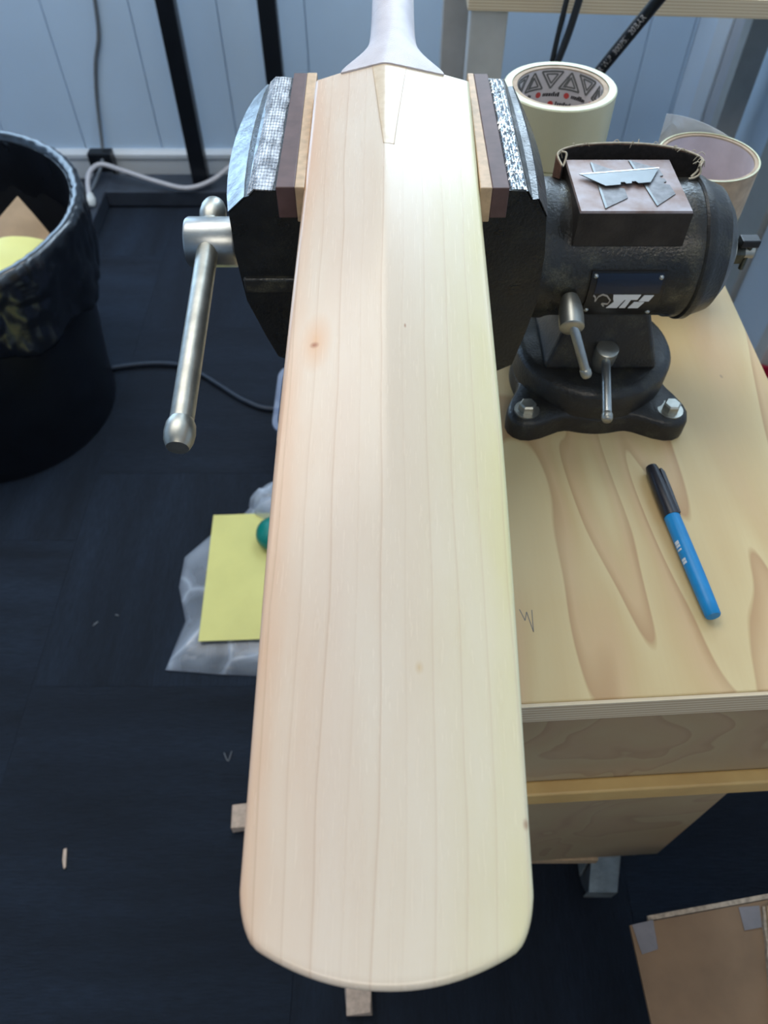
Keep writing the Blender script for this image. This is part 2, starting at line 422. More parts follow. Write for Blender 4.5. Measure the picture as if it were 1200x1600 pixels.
for k, (x0, x1, z0, z1) in enumerate(OPEN):
    x1f = min(x1 + .05, WX); bm = B((x0 - .05, WY - .02, z0 - .05), (x1f, WY + .03, z0)); box(bm, (x0 - .05, WY - .02, z1), (x1f, WY + .03, z1 + .05))
    box(bm, (x0 - .05, WY - .02, z0), (x0, WY + .03, z1))
    if x1f > x1 + .02: box(bm, (x1, WY - .02, z0), (x1f, WY + .03, z1))
    win = struct(link('window_%d' % (k * 2 + 1), bm, M['trim'])); xm = (x0 + x1) / 2
    link('window_bar', B((xm - .02, WY + .02, z0), (xm + .02, WY + .05, z1)), M['trim'], win)
WB = 1.40
SY0, SY1, SB, ST = .90, 2.20, 1.50, 2.40
bm = B((WX, WF, 0), (WX + .1, WY + .012, SB)); box(bm, (WX, WF, ST), (WX + .1, WY + .012, CH)); box(bm, (WX, WF, SB), (WX + .1, SY0, ST)); box(bm, (WX, SY1, SB), (WX + .1, WY + .012, ST))
struct(link('wall_right', bm, M['wall_r']))
bm = B((WX - .02, SY0 - .05, SB - .05), (WX + .03, SY1 + .05, SB)); box(bm, (WX - .02, SY0 - .05, ST), (WX + .03, SY1 + .05, ST + .05))
box(bm, (WX - .02, SY0 - .05, SB), (WX + .03, SY0, ST)); box(bm, (WX - .02, SY1, SB), (WX + .03, SY1 + .05, ST))
win2 = struct(link('window_2', bm, M['trim'])); link('window_bar', B((WX + .01, 1.53, SB), (WX + .04, 1.57, ST)), M['trim'], win2)
struct(link('wall_left', B((WL - .1, WF, 0), (WL, WY + .1, CH)), M['wall']))
struct(link('wall_front', B((WL - .1, WF - .1, 0), (WX + .1, WF, CH)), M['wall']))
struct(link('ceiling', B((WL - .1, WF - .1, CH), (WX + .1, WY + .1, CH + .08)), M['ceiling']))
def skirting(y): return [(y, 0), (y - .016, 0), (y - .016, .062), (y - .021, .066), (y - .021, .078), (y - .012, .086), (y, .088)]
bm = bm_new(); prism(bm, skirting(WY), 'x', WL, WX); struct(link('baseboard_back', bm, M['trim']))
bm = bm_new(); prism(bm, [(-(p[0] - WY) * -1 + WX, p[1]) for p in skirting(WY)], 'y', WF, WY - .022); struct(link('baseboard_right', bm, M['trim']))
struct(link('trim_1', B((.186, WY - .018, .088), (.236, WY, WB - .05)), M['trim'], bevel=.003))           # pale batten on the back wall
struct(link('trim_2', B((WX - .022, 2.06, .088), (WX, 2.15, SB - .05)), M['trim'], bevel=.003))                # pale batten in the corner
struct(link('trim_3', B((WX - .016, 1.955, .088), (WX, 2.058, SB - .05)), M['trim_grey'], bevel=.003))         # grey batten beside it
struct(link('trim_4', B((WX - .045, 1.50, .088), (WX, 1.62, SB - .05)), M['trim_olive'], bevel=.003))          # stone-grey post
struct(link('trim_5', B((WX - .03, .95, .10), (WX, 1.50, .42)), M['trim'], bevel=.003))                 # ledge

# ================================================================== WORKBENCH
TZ = .785
bench = thing('workbench', 'small plywood workbench on castors carrying the black bench vise', 'workbench', (.134, .5, 0))
def SK(lo, hi):   # box whose front follows the bench's slightly slewed front edge
    bm = B(lo, hi)
    for v in bm.verts:
        if v.co.y < .5: v.co.y += (v.co.x - .0923) * .055
    return bm
link('worktop', SK((-.062, .2, TZ - .027), (.349, .80, TZ)), M['ply_top'], bench, bevel=.0012, seg=2)
link('worktop_edging', SK((-.062, .1975, TZ - .0265), (.349, .2, TZ - .0012)), M['ply_edge'], bench)
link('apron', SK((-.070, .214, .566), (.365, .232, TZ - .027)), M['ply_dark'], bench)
link('rail', SK((-.072, .201, .552), (.385, .214, .579)), M['rail'], bench, bevel=.002)
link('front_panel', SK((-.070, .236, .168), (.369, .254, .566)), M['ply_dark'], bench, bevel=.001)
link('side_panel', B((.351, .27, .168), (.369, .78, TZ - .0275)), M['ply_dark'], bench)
link('side_panel', B((-.070, .25, .168), (-.052, .78, TZ - .0275)), M['pad_wood'], bench)
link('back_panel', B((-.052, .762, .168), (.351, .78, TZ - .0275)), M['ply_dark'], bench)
link('bottom_panel', B((-.052, .243, .150), (.288, .762, .1675)), M['pad_wood'], bench)
link('support_cleat', B((-.098, .468, .60), (-.070, .62, TZ - .035)), M['pad_wood'], bench, bevel=.001)
for cx, cy in ((.312, .285), (-.04, .285), (.312, .735), (-.04, .735)):
    cs = thing('castor', '', '', (cx, cy, 0)); del cs['label'], cs['category']
    cs.parent = bench; cs.location = Vector((cx, cy, 0)) - bench.location
    link('mounting_plate', B((cx - .035, cy - .03, .144), (cx + .035, cy + .03, .15)), M['castor'], cs)
    bm = bm_new(); cyl(bm, (cx, cy, .118), (cx, cy, .144), .024, 20); link('swivel_housing', bm, M['castor'], cs, True, autos=40)
    bm = bm_new()
    for s in (-1, 1):
        pr = [(cy - .022, .122), (cy + .018, .122), (cy - .012, .034), (cy - .034, .034)]
        prism(bm, pr, 'x', cx + s * .019 - .0015, cx + s * .019 + .0015)
    box(bm, (cx - .0205, cy - .024, .118), (cx + .0205, cy + .018, .122))
    rings(bm, [[(cx - .0205, cy - .064, .040), (cx + .0205, cy - .064, .040), (cx + .0205, cy - .061, .040), (cx - .0205, cy - .061, .040)], [(cx - .0205, cy - .064, .075), (cx + .0205, cy - .064, .075), (cx + .0205, cy - .061, .075), (cx - .0205, cy - .061, .075)], [(cx - .0205, cy - .027, .1215), (cx + .0205, cy - .027, .1215), (cx + .0205, cy - .023, .1185), (cx - .0205, cy - .023, .1185)]]); link('fork', bm, M['castor'], cs, bevel=.001)
    bm = bm_new(); lathe(bm, [(.030, -.014), (.0375, -.010), (.0375, .010), (.030, .014)], (cx, cy - .022, .0375), (1, 0, 0), 28); link('wheel', bm, M['rubber'], cs, True, autos=40)

# pencil mark on the worktop (hand-drawn zigzag)
bm = bm_new(); pts = [(.0965, .2705), (.0995, .2615), (.1013, .2685), (.1043, .2525), (.1052, .2700)]
for a, b in zip(pts[:-1], pts[1:]):
    d = Vector((b[0] - a[0], b[1] - a[1], 0)).normalized(); n = Vector((-d.y, d.x, 0)) * .00028
    q = [Vector((*a, TZ)) + n, Vector((*a, TZ)) - n, Vector((*b, TZ)) - n, Vector((*b, TZ)) + n]
    lo = [bm.verts.new(v) for v in q]; hi = [bm.verts.new(v + Vector((0, 0, .00012))) for v in q]
    bm.faces.new(hi)
    for i in range(4): bm.faces.new((lo[i], lo[(i + 1) % 4], hi[(i + 1) % 4], hi[i]))
link('pencil_mark', bm, M['pencil'], bench)

# ================================================================== VISE
VX, VY = .1795, .508
vise = thing('bench_vise', 'black cast-iron swivel bench vise bolted to the plywood worktop, clamping the bat', 'vise', (VX, VY, TZ))
# base flange with four lugs
lug = [(.060, -.058), (-.060, -.058), (-.060, .066), (.060, .066)]
bm = bm_new(); N = 96; loop = []
def flange_r(a):
    r = .066
    for lx, ly in lug:
        la = math.atan2(ly, lx); dd = abs((a - la + PI) % (2 * PI) - PI)
        r = max(r, .066 + .034 * math.exp(-(dd / .26) ** 4) * 1.0)
    return r
rr = [flange_r(2 * PI * i / N) for i in range(N)]
for _ in range(3): rr = [(rr[i - 1] + 2 * rr[i] + rr[(i + 1) % N]) / 4 for i in range(N)]
def fl_loop(k, z): return [(VX + math.cos(2 * PI * i / N) * rr[i] * k, VY + math.sin(2 * PI * i / N) * rr[i] * k, z) for i in range(N)]
rings(bm, [fl_loop(1, TZ), fl_loop(1.0, TZ + .014), fl_loop(.985, TZ + .018), fl_loop(.95, TZ + .020), fl_loop(.7, TZ + .022)])
base = link('base_flange', bm, M['iron'], vise, True, autos=50)
bm = bm_new(); lathe(bm, [(.066, TZ + .018), (.0665, TZ + .040), (.0640, TZ + .044), (.058, TZ + .046), (.02, TZ + .046)], (VX, VY, 0), n=56); link('swivel_plate', bm, M['iron'], vise, True, autos=40)
for lx, ly in lug:
    x, y = VX + lx, VY + ly
    bm = bm_new(); lathe(bm, [(.0105, TZ + .0195), (.0105, TZ + .0215), (.004, TZ + .0215)], (x, y, 0), n=24); wz = link('washer', bm, M['zinc'], vise, True, autos=40)
    bm = bm_new(); lathe(bm, [(.0072, TZ + .0215), (.0072, TZ + .0275), (.0058, TZ + .0288)], (x, y, 0), n=6); link('bolt_head', bm, M['zinc'], vise)
# neck: tapering block from the swivel plate up to the barrel
bm = bm_new()
def rect(x0, x1, y0, y1, z): return [(x0, y0, z), (x1, y0, z), (x1, y1, z), (x0, y1, z)]
z0 = TZ + .045
rings(bm, [rect(VX - .047, VX + .046, VY - .037, VY + .037, z0), rect(VX - .046, VX + .045, VY - .036, VY + .036, z0 + .006), rect(VX - .032, VX + .030, VY - .028, VY + .028, z0 + .050), rect(VX - .032, VX + .030, VY - .026, VY + .026, z0 + .075)])
link('neck', bm, M['iron'], vise, bevel=.004, seg=3)
# rotating barrel
CY, CZ, CR = .515, .915, .0495
bm = bm_new()
lathe(bm, [(.030, .092), (.046, .094), (.0515, .098), (.0515, .123), (.0502, .126), (CR, .130), (CR, .218), (.0508, .221), (.0508, .232), (.0495, .236), (.046, .249), (.036, .257), (.020, .2605)], (0, CY, CZ), (1, 0, 0), 72)
link('barrel', bm, M['iron_worn'], vise, True, autos=32)
bm = bm_new(); lathe(bm, [(.0512, .2285), (.0525, .230), (.0525, .2345), (.0505, .237), (.0470, .2465), (.0450, .2465)], (0, CY, CZ), (1, 0, 0), 72, cap0=False, cap1=False); link('end_ring', bm, M['iron'], vise, True, autos=40)
# end screw with split pin and nut
es = bm_new(); cyl(es, (.258, CY, CZ - .002), (.268, CY, CZ - .002), .014, 24); end = link('end_boss', es, M['zinc'], vise, True, autos=40)
es = bm_new(); cyl(es, (.268, CY, CZ - .002), (.277, CY, CZ - .002), .0095, 6); link('end_nut', es, M['patina'], end)
es = bm_new(); cyl(es, (.277, CY, CZ - .002), (.286, CY, CZ - .002), .0052, 16); link('screw_tip', es, M['zinc'], end, True, autos=40)
es = bm_new(); cyl(es, (.2815, CY - .002, CZ - .016), (.2815, CY - .002, CZ + .012), .0022, 10); link('split_pin', es, M['patina'], end, True, autos=40)
es = bm_new(); box(es, (.270, CY - .011, CZ + .0075), (.284, CY - .001, CZ + .0135)); link('pin_block', es, M['black_metal'], end, bevel=.001)
# fixed and moving jaws: sections lofted front to back
JY0, JY1 = .440, .598
def jaw(bm, prof, bulge):
    L = []; n = 9
    for i in range(n):
        t = i / (n - 1); y = JY0 + (JY1 - JY0) * t; k = math.sin(PI * min(1, t * 1.0)) ** .8
        L.append([(p[0] + bulge * k * p[2], y, p[1]) for p in prof])
    rings(bm, L)
rj = [(.0665, 1.000, 0), (.0775, 1.000, 0), (.0775, 1.0045, 0), (.0890, 1.0040, 0), (.0925, .9985, .3), (.0965, .9990, .6), (.1035, .9870, 1), (.1070, .9600, 1), (.1080, .9230, .7), (.1040, .8950, .4), (.0980, .8640, 0), (.088, .858, 0), (.0665, .858, 0), (.0665, .955, 0), (.0635, .958, 0), (.0635, .984, 0), (.0665, .986, 0)]
bm = bm_new(); jaw(bm, rj, .005); link('fixed_jaw', bm, M['iron_jaw'], vise, True, autos=25)
lj = [(-.0565, 1.000, 0), (-.0672, 1.000, 0), (-.0672, 1.0045, 0), (-.0800, 1.0050, 0), (-.0840, 1.0010, .3), (-.0870, 1.0000, .5), (-.0985, .9900, 1), (-.0990, .9585, 1), (-.0965, .9230, .8), (-.0870, .8920, .4), (-.0800, .8720, 0), (-.070, .868, 0), (-.056, .868, 0), (-.056, .955, 0), (-.053, .958, 0), (-.053, .984, 0), (-.056, .986, 0)]
bm = bm_new(); jaw(bm, lj, -.007); mj = link('moving_jaw', bm, M['iron_jaw'], vise, True, autos=25)
link('jaw_rib', B((-.0962, .4365, .931), (-.056, .442, .943)), M['iron_worn'], mj, bevel=.002, seg=3)
# scuffed steel outer slopes of the jaws
def slope_strip(pa, pb, bulge, ka, kb, name, mat, lift=.0006, y0=JY0, y1=JY1):
    bm = bm_new(); L = []; n = 9; sgn = 1 if bulge > 0 else -1
    for i in range(n):
        t = i / (n - 1); y = y0 + (y1 - y0) * t; k = math.sin(PI * max(0, min(1, (y - JY0) / (JY1 - JY0)))) ** .8
        a = Vector((pa[0] + bulge * k * ka, y, pa[1])); b = Vector((pb[0] + bulge * k * kb, y, pb[1]))
        nn = Vector((sgn * abs(b.z - a.z), 0, abs(b.x - a.x))).normalized() * lift
        L.append([a - nn, b - nn, b + nn, a + nn])
    rings(bm, L); return link(name, bm, mat, vise)
slope_strip((-.0870, 1.0), (-.0985, .990), -.007, .5, 1, 'jaw_slope', M['steel_slope'])
slope_strip((-.0805, 1.0047), (-.0840, 1.001), -.007, 0, .3, 'jaw_slope', M['steel_slope'])
slope_strip((.0967, .9988), (.1035, .987), .005, .6, 1, 'jaw_slope', M['iron_jaw'])
slope_strip((.0892, 1.0038), (.0925, .9985), .005, 0, .3, 'jaw_slope', M['iron_jaw'])
# clear fibre tape stuck along the top of the moving jaw
bm = bm_new(); n = 26; L = []
for i in range(n):
    y = JY0 - .001 + (JY1 - JY0) * i / (n - 1); ri = -.0685 + .0022 * noise.noise(Vector((0, y * 60, 3))); q = .0008 * noise.noise(Vector((2, y * 90, 1)))
    L.append([(ri, y, 1.0052), (-.0742, y, 1.0058 + q), (-.0806, y, 1.0060), (-.0850, y, 1.0022), (-.0850, y, 1.0016), (-.0806, y, 1.0052), (ri, y, 1.0046)])
rings(bm, L); link('fibre_tape', bm, M['fil_tape'], vise, True, autos=40)
# knurled steel insert on the fixed jaw: diamond points
bm = bm_new(); x0, x1, y0, y1, z = .0780, .0885, JY0 + .001, JY1 - .003, 1.0046
nx, ny = 6, 56
for i in range(nx):
    for j in range(ny):
        a = x0 + (x1 - x0) * i / nx; b = x0 + (x1 - x0) * (i + 1) / nx; c = y0 + (y1 - y0) * j / ny; d = y0 + (y1 - y0) * (j + 1) / ny
        r = random.Random(i * 99 + j); v = [bm.verts.new(p) for p in ((a, c, z), (b, c, z), (b, d, z), (a, d, z))]
        top = bm.verts.new(((a + b) / 2 + r.uniform(-.0004, .0004), (c + d) / 2 + r.uniform(-.0005, .0005), z + .0015 + r.uniform(-.0004, .0005)))
        for m in range(4): bm.faces.new((v[m], v[(m + 1) % 4], top))
link('knurled_insert', bm, M['knurl'], vise)
# jaw pads: hard brown fibre faced with softwood
def pad(x0f, x1f, x0n, x1n, z0, z1, yn, yf, name, mat):
    bm = bm_new(); rings(bm, [[(x0n, yn, z0), (x1n, yn, z0), (x1n, yn, z1), (x0n, yn, z1)], [(x0f, yf, z0), (x1f, yf, z0), (x1f, yf, z1), (x0f, yf, z1)]]); link(name, bm, mat, vise, bevel=.0007, seg=2)
pad(-.0672, -.0572, -.0668, -.0550, .9865, 1.0072, JY0 - .001, JY1 + .003, 'jaw_pad', M['pad'])
pad(-.0572, -.0498, -.0550, -.0490, .984, 1.0074, JY0 - .0015, JY1 + .003, 'pad_facing', M['pad_wood'])
pad(.0668, .0775, .0668, .0775, .9865, 1.0066, JY0 - .001, JY1 + .003, 'jaw_pad', M['pad'])
pad(.0622, .0668, .0592, .0668, .984, 1.0070, JY0 - .0015, JY1 + .003, 'pad_facing', M['pad_wood'])
# slide, screw collar and sliding tommy bar
bm = bm_new(); cyl(bm, (-.085, CY, .900), (.096, CY, .900), .026, 32); link('slide_bar', bm, M['iron'], vise, True, autos=40)
bm = bm_new(); lathe(bm, [(.012, -.099), (.0175, -.1105), (.0182, -.112), (.0182, -.146), (.0172, -.1478), (.010, -.149)], (0, .507, .926), (1, 0, 0), 40); link('screw_collar', bm, M['steel'], vise, True, autos=35)
ba, bb = Vector((-.131, .530, .9345)), Vector((-.131, .3226, .8985)); bd = (bb - ba).normalized()
bm = bm_new(); lathe(bm, [(.0074, 0), (.0079, .002), (.0079, .190), (.0077, .196)], ba, bb - ba, 28); bar = link('tommy_bar', bm, M['zinc'], vise, True, autos=40)
L_ = (bb - ba).length
for h0, sg in ((L_ - .012, 1), (.000, -1)):
    bm = bm_new(); lathe(bm, [(.0074, -.010), (.0096, -.005), (.0102, .001), (.0096, .007), (.0078, .0115), (.0072, .0125), (.004, .0125)], ba + bd * h0, bd * sg, 28); link('bar_knob', bm, M['zinc'], bar, True, autos=40)
# anvil block on the barrel
bm = bm_new(); rings(bm, [rect(.1335, .2110, .4725, .5430, .945), rect(.1335, .2110, .4725, .5430, .9695), rect(.1340, .2105, .4730, .5425, .9700)])
av = link('anvil', bm, M['anvil_side'], vise)
bm = bm_new(); rings(bm, [rect(.1337, .2108, .4727, .5428, .9698), rect(.1343, .2102, .4733, .5422, .9712)]); link('anvil_face', bm, M['anvil'], av)
# nameplate curved round the barrel
def onb(x, deg, lift): a = math.radians(deg); return Vector((x, CY - (CR + lift) * math.cos(a), CZ + (CR + lift) * math.sin(a)))
def curved_patch(x0, x1, a0, a1, l0, l1, n=8):
    bm = bm_new(); L = []
    for i in range(n + 1):
        a = a0 + (a1 - a0) * i / n; L.append([onb(x0, a, l0), onb(x1, a, l0), onb(x1, a, l1), onb(x0, a, l1)])
    rings(bm, L); return bm
np_ = link('nameplate', curved_patch(.1500, .2045, -33, 16, -.0004, .0022, 12), M['black_plate'], vise)
link('plate_band', curved_patch(.1545, .2020, -3.5, 14.5, .0020, .0026), M['navy_plate'], np_)
for x, a in ((.1530, 12.2), (.2005, 11), (.1530, -24), (.2005, -27.5)):
    p = onb(x, a, .0018); q = onb(x, a, .0034); bm = bm_new(); lathe(bm, [(.0020, 0), (.0019, .0008), (.0012, .0016), (.0004, .0019)], p, q - p, 16); link('rivet', bm, M['steel'], np_, True)
def logo(poly, name, mat):
    """flat print polygon in crop pixels (6 px = 1 photo pixel) mapped onto the curved plate"""
    def mp(u, v, l): return onb(.1553 + (u - 300) / 560 * .0432, -4.6 - (v - 335) / 105 * 15.5, l)
    bm = bm_new(); a = [bm.verts.new(mp(*p, .0020)) for p in poly]; b = [bm.verts.new(mp(*p, .0028)) for p in poly]; n = len(poly)
    bm.faces.new(b); bm.faces.new(a[::-1])
    for i in range(n): bm.faces.new((a[i], a[(i + 1) % n], b[(i + 1) % n], b[i]))
    return link(name, bm, mat, np_)
logo([(478, 336), (742, 336), (722, 372), (662, 372), (640, 442), (580, 442), (612, 372), (600, 372), (560, 442), (455, 442), (505, 388), (490, 372)], 'logo_letter', M['logo_white'])
logo([(700, 392), (800, 392), (765, 444), (668, 444)], 'logo_letter', M['logo_white'])
logo([(772, 340), (866, 340), (838, 384), (742, 384)], 'logo_letter', M['logo_white'])
pl = [(288, 340), (312, 352), (322, 386), (336, 350), (372, 334), (420, 344), (466, 378), (452, 408), (392, 404), (424, 428)]
for a, b in zip(pl[:-1], pl[1:]):
    d = Vector((b[0] - a[0], b[1] - a[1])).normalized(); q = Vector((-d.y, d.x)) * 5
    logo([(a[0] + q.x, a[1] + q.y), (b[0] + q.x, b[1] + q.y), (b[0] - q.x, b[1] - q.y), (a[0] - q.x, a[1] - q.y)], 'emblem_line', M['logo_line'])
# the two small locking screws with sliding handles
def lock(p, d, hb, name):
    p = Vector(p); d = Vector(d).normalized(); bm = bm_new()
    lathe(bm, [(.0060, 0), (.0072, .004), (.0088, .012), (.0092, .020), (.0090, .0265), (.0078, .0275), (.002, .0275)], p, d, 28); s = link(name, bm, M['zinc'], vise, True, autos=40)
    a, b = Vector(hb[0]), Vector(hb[1]); bm = bm_new(); lathe(bm, [(.0030, 0), (.0036, .002), (.0036, (b - a).length - .003), (.0028, (b - a).length)], a, b - a, 16); link('lock_handle', bm, M['steel'], s, True, autos=40)
    bm = bm_new(); lathe(bm, [(.0034, -.004), (.0043, -.002), (.0043, .002), (.0034, .004)], b, b - a, 14); link('handle_tip', bm, M['zinc'], s, True)
lock((.1375, .4640, .9080), (-.03, -.92, -.28), ((.1350, .4425, .9080), (.1525, .4290, .8660)), 'barrel_lock')
lock((.1790, .4740, .8290), (0, -.18, .98), ((.1790, .4700, .8490), (.1710, .4080, .8400)), 'swivel_lock')

# ================================================================== CRICKET BAT
T0 = Vector((.0008, .0478, .9453)); T1 = Vector((.0059, .5606, 1.0166)); Ld = (T1 - T0).normalized(); Wd = (Vector((1, 0, 0)) - Ld * Ld.x).normalized(); Nd = Wd.cross(Ld)
bat = thing('cricket_bat', 'unfinished pale willow cricket bat clamped face down in the vise', 'cricket bat', T0)
bat.matrix_world = Matrix.Translation(T0) @ Matrix((Wd, Ld, Nd)).transposed().to_4x4()
BL, HW = .518, .0540
def ridge(s):
    t = max(0, min(1, (s - .02) / .34)); return .0125 * t * t * (3 - 2 * t)
def spine(s): return -.0052 * max(0, min(1, s / .45))
def bow(s): return .008 * math.sin(PI * max(0, min(1, s / .56)))
def topz(x, s):
    c = spine(s); a = abs(x - c) / (HW - c if x > c else HW + c)
    soft = math.sqrt(a ** 2 + .0016) - .04
    return ridge(s) * (1 - soft) + bow(s)
def toe(x):
    a = abs(x) / HW; c = max(0, (a - .84) / .16)
    return -.0215 + .0165 * a ** 2.1 + .017 * (1 - math.sqrt(max(0, 1 - c ** 2.2)))
def shoulder(x): a = abs(x) / HW; return BL + .006 * (1 - a) ** .9
def wid(s): return 1 + .034 * math.exp(-((s - .19) / .15) ** 2)
def local_link(name, bm, mat, parent, smooth=True, bevel=0, seg=3, autos=40):
    bmesh.ops.recalc_face_normals(bm, faces=bm.faces)
    me = bpy.data.meshes.new(name); bm.to_mesh(me); bm.free(); me.materials.append(mat)
    if smooth:
        for p in me.polygons: p.use_smooth = True
        if autos: me.set_sharp_from_angle(angle=math.radians(autos))
    o = bpy.data.objects.new(name, me); COL.objects.link(o); o.parent = parent
    if bevel:
        b = o.modifiers.new('bevel', 'BEVEL'); b.width = bevel; b.segments = seg; b.limit_method = 'ANGLE'; b.angle_limit = math.radians(38)
    return o
RR = .0030; rim = [0, .0002, .0006, .0012, .0020, .0030, .0045]
xs = [-HW + q for q in rim] + [-.0485 + .097 * i / 44 for i in range(45)] + [HW - q for q in rim[::-1]]
def stations(a, b): return [a + q for q in rim] + [a + .006 + (b - a - .012) * i / 64 for i in range(65)] + [b - q for q in rim[::-1]]
C_ = len(xs); cols = [stations(toe(x), shoulder(x)) for x in xs]; R_ = len(cols[0])
def slope_cos(x): d = (toe(x + .0004) - toe(x - .0004)) / .0008; return 1 / math.sqrt(1 + d * d)
bm = bm_new(); G = [[None] * C_ for _ in range(R_)]
for j, x in enumerate(xs):
    k_ = slope_cos(max(-HW + .0005, min(HW - .0005, x)))
    for i, s in enumerate(cols[j]):
        d = min(HW - abs(x), (s - toe(x)) * k_, shoulder(x) - s); e = max(0, RR - d)
        G[i][j] = (x * wid(s), s, topz(x, s) - (RR - math.sqrt(max(0, RR * RR - e * e))))
top = [[bm.verts.new(p) for p in r_] for r_ in G]
def under(p): return (p[0], p[1], bow(p[1]) - .026 - .010 * math.sin(PI / 2 * max(0, min(1, (p[1] + .03) / .3))))
bot = [[bm.verts.new(under(p)) for p in r_] for r_ in G]
for i in range(R_ - 1):
    for j in range(C_ - 1):
        bm.faces.new((top[i][j], top[i][j + 1], top[i + 1][j + 1], top[i + 1][j])); bm.faces.new((bot[i][j], bot[i + 1][j], bot[i + 1][j + 1], bot[i][j + 1]))
for i in range(R_ - 1):
    for j in (0, C_ - 1): bm.faces.new((top[i][j], top[i + 1][j], bot[i + 1][j], bot[i][j]))
for j in range(C_ - 1):
    for i in (0, R_ - 1): bm.faces.new((top[i][j], top[i][j + 1], bot[i][j + 1], bot[i][j]))
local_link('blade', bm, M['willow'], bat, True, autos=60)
# cane splice: a long wedge let into the shoulder along the spine
bm = bm_new(); L = []; n = 24
for i in range(n + 1):
    t_ = i / n; s = .424 + (.520 - .424) * t_; hw = .0032 + .0088 * t_; c_ = spine(s) + .003
    row = [(c_ - hw + 2 * hw * k / 10, s) for k in range(11)]
    L.append([(x, y, topz(x, y) + .00015) for x, y in row] + [(x, y, topz(x, y) - .002) for x, y in row[::-1]])
rings(bm, L); sp = local_link('cane_splice', bm, M['cane'], bat, True, autos=30)
for sgn in (-1, 1):
    bm = bm_new(); L = []
    for i in range(n + 1):
        t_ = i / n; s = .424 + .096 * t_; hw = spine(s) + .003 + sgn * (.0032 + .0088 * t_); a, b = hw - .0002, hw + .0002
        L.append([(a, s, topz(a, s) + .00042), (b, s, topz(b, s) + .00042), (b, s, topz(b, s) - .001), (a, s, topz(a, s) - .001)])
    rings(bm, L); local_link('glue_line', bm, M['bat_line'], sp, False)
# handle bound in white twine, flaring into the shoulders
st = [(.516, .0360, .0210), (.519, .0352, .0210), (.524, .0325, .0205), (.530, .0292, .0200), (.537, .0258, .0195), (.545, .0228, .0189), (.555, .0202, .0182), (.568, .0182, .0175), (.585, .0170, .0170), (.61, .0165, .0166), (.70, .0162, .0162), (.80, .0160, .0160), (.818, .0150, .0150), (.823, .011, .011)]
bm = bm_new(); n = 64; L = []
for s, hw, hz in st:
    f = max(0, min(1, (s - .516) / .06)); f = f * f * (3 - 2 * f); row = []
    for k in range(n):
        a = 2 * PI * k / n; x = hw * math.cos(a); z = -.0070 + hz * math.sin(a)
        if math.sin(a) >= 0:      # the hem of the binding lies on the blade's shoulders
            zb = topz(x, min(s, .524)) + .0012; z = zb * (1 - f) + z * f if math.sin(a) > .02 else z
            ss = s - .004 * (1 - f) * 0
        row.append((x + spine(s) * (1 - f) * 0, s, z))
    L.append(row)
rings(bm, L); local_link('handle_binding', bm, M['twine'], bat, True, autos=60)

# ================================================================== THINGS ON THE VISE
# utility-knife blades on the anvil
def knife_outline(Lg=.059, Wd_=.0185, notch=True):
    p = [(-Lg / 2, Wd_ / 2), (Lg / 2, Wd_ / 2), (Lg / 2 - .0135, -Wd_ / 2)]
    if notch: p += [(.0075, -Wd_ / 2), (.0065, -Wd_ / 2 + .0028), (.0035, -Wd_ / 2 + .0028), (.0030, -Wd_ / 2 + .0006), (-.0010, -Wd_ / 2 + .0006), (-.0018, -Wd_ / 2 + .0030), (-.0045, -Wd_ / 2 + .0030), (-.0055, -Wd_ / 2)]
    return p + [(-Lg / 2 + .0135, -Wd_ / 2)]
def knife(label, mat, cx, cy, z, rot, Lg=.059, Wd_=.0185, tilt=0, edge=None):
    r = thing('knife_blade', label, 'blade', (cx, cy, z), 'utility knife blades on the vise anvil'); r.rotation_euler = (tilt, 0, rot)
    bm = bm_new(); prism(bm, knife_outline(Lg, Wd_), 'z', 0, .0006); local_link('blade_body', bm, mat, r, False)
    bm = bm_new(); a, b = Wd_ / 2, Wd_ / 2 - .0016; h = Lg / 2
    rings(bm, [[(-h, a, .0001), (-h, a, .0006), (-h + .001, b, .0008), (-h + .001, b, .0005)], [(h, a, .0001), (h, a, .0006), (h - .001, b, .0008), (h - .001, b, .0005)]]); local_link('cutting_edge', bm, M['steel'] if mat is M['blade'] else M['blade'], r, False)
knife('bright knife blade lying on top of the two dull blades', M['blade'], .1703, .5130, .9732, .149, .0600, .0185, 0)
knife('dull grey knife blade, the left one under the bright blade', M['blade_dull'], .1600, .5065, .9713, 1.571, .0620, .0180)
knife('dull grey knife blade, the right one under the bright blade', M['blade_dull'], .1922, .5105, .9713, 1.691, .0620, .0180)
# curled piece of abrasive cloth standing behind the anvil
path = [(.1290, .5300), (.1280, .5455), (.1400, .5530), (.1600, .5555), (.1850, .5550), (.2080, .5510), (.2240, .5440), (.2320, .5360), (.2290, .5290)]
P = smooth_path([(x, y, 0) for x, y in path], 8); zt = [.972 + .004 * math.sin(i / len(P) * PI) for i in range(len(P))]
def strip(off, th, name, mat, parent, zb=.9655, dz=0):
    bm = bm_new(); L = []
    for i, p in enumerate(P):
        t_ = (P[min(i + 1, len(P) - 1)] - P[max(i - 1, 0)]).normalized(); nn = Vector((-t_.y, t_.x, 0))
        a = p + nn * off; b = p + nn * (off + th); zz = zt[i] + dz + .0005 * noise.noise(p * 300)
        dy = abs(p.y - CY); zbar = CZ + math.sqrt(max(0, (CR + .0012) ** 2 - min(dy, CR) ** 2))
        lo = max(zbar, .945)
        L.append([(a.x, a.y, lo), (b.x, b.y, lo), (b.x, b.y, zz), (a.x, a.y, zz)])
    rings(bm, L); return link(name, bm, mat, parent)
ab = thing('abrasive_strip', 'curled black abrasive cloth strip with frayed edge standing behind the anvil', 'sandpaper', (.175, .5555, .945))
strip(-.0012, .0012, 'grit_face', M['abr_black'], ab)
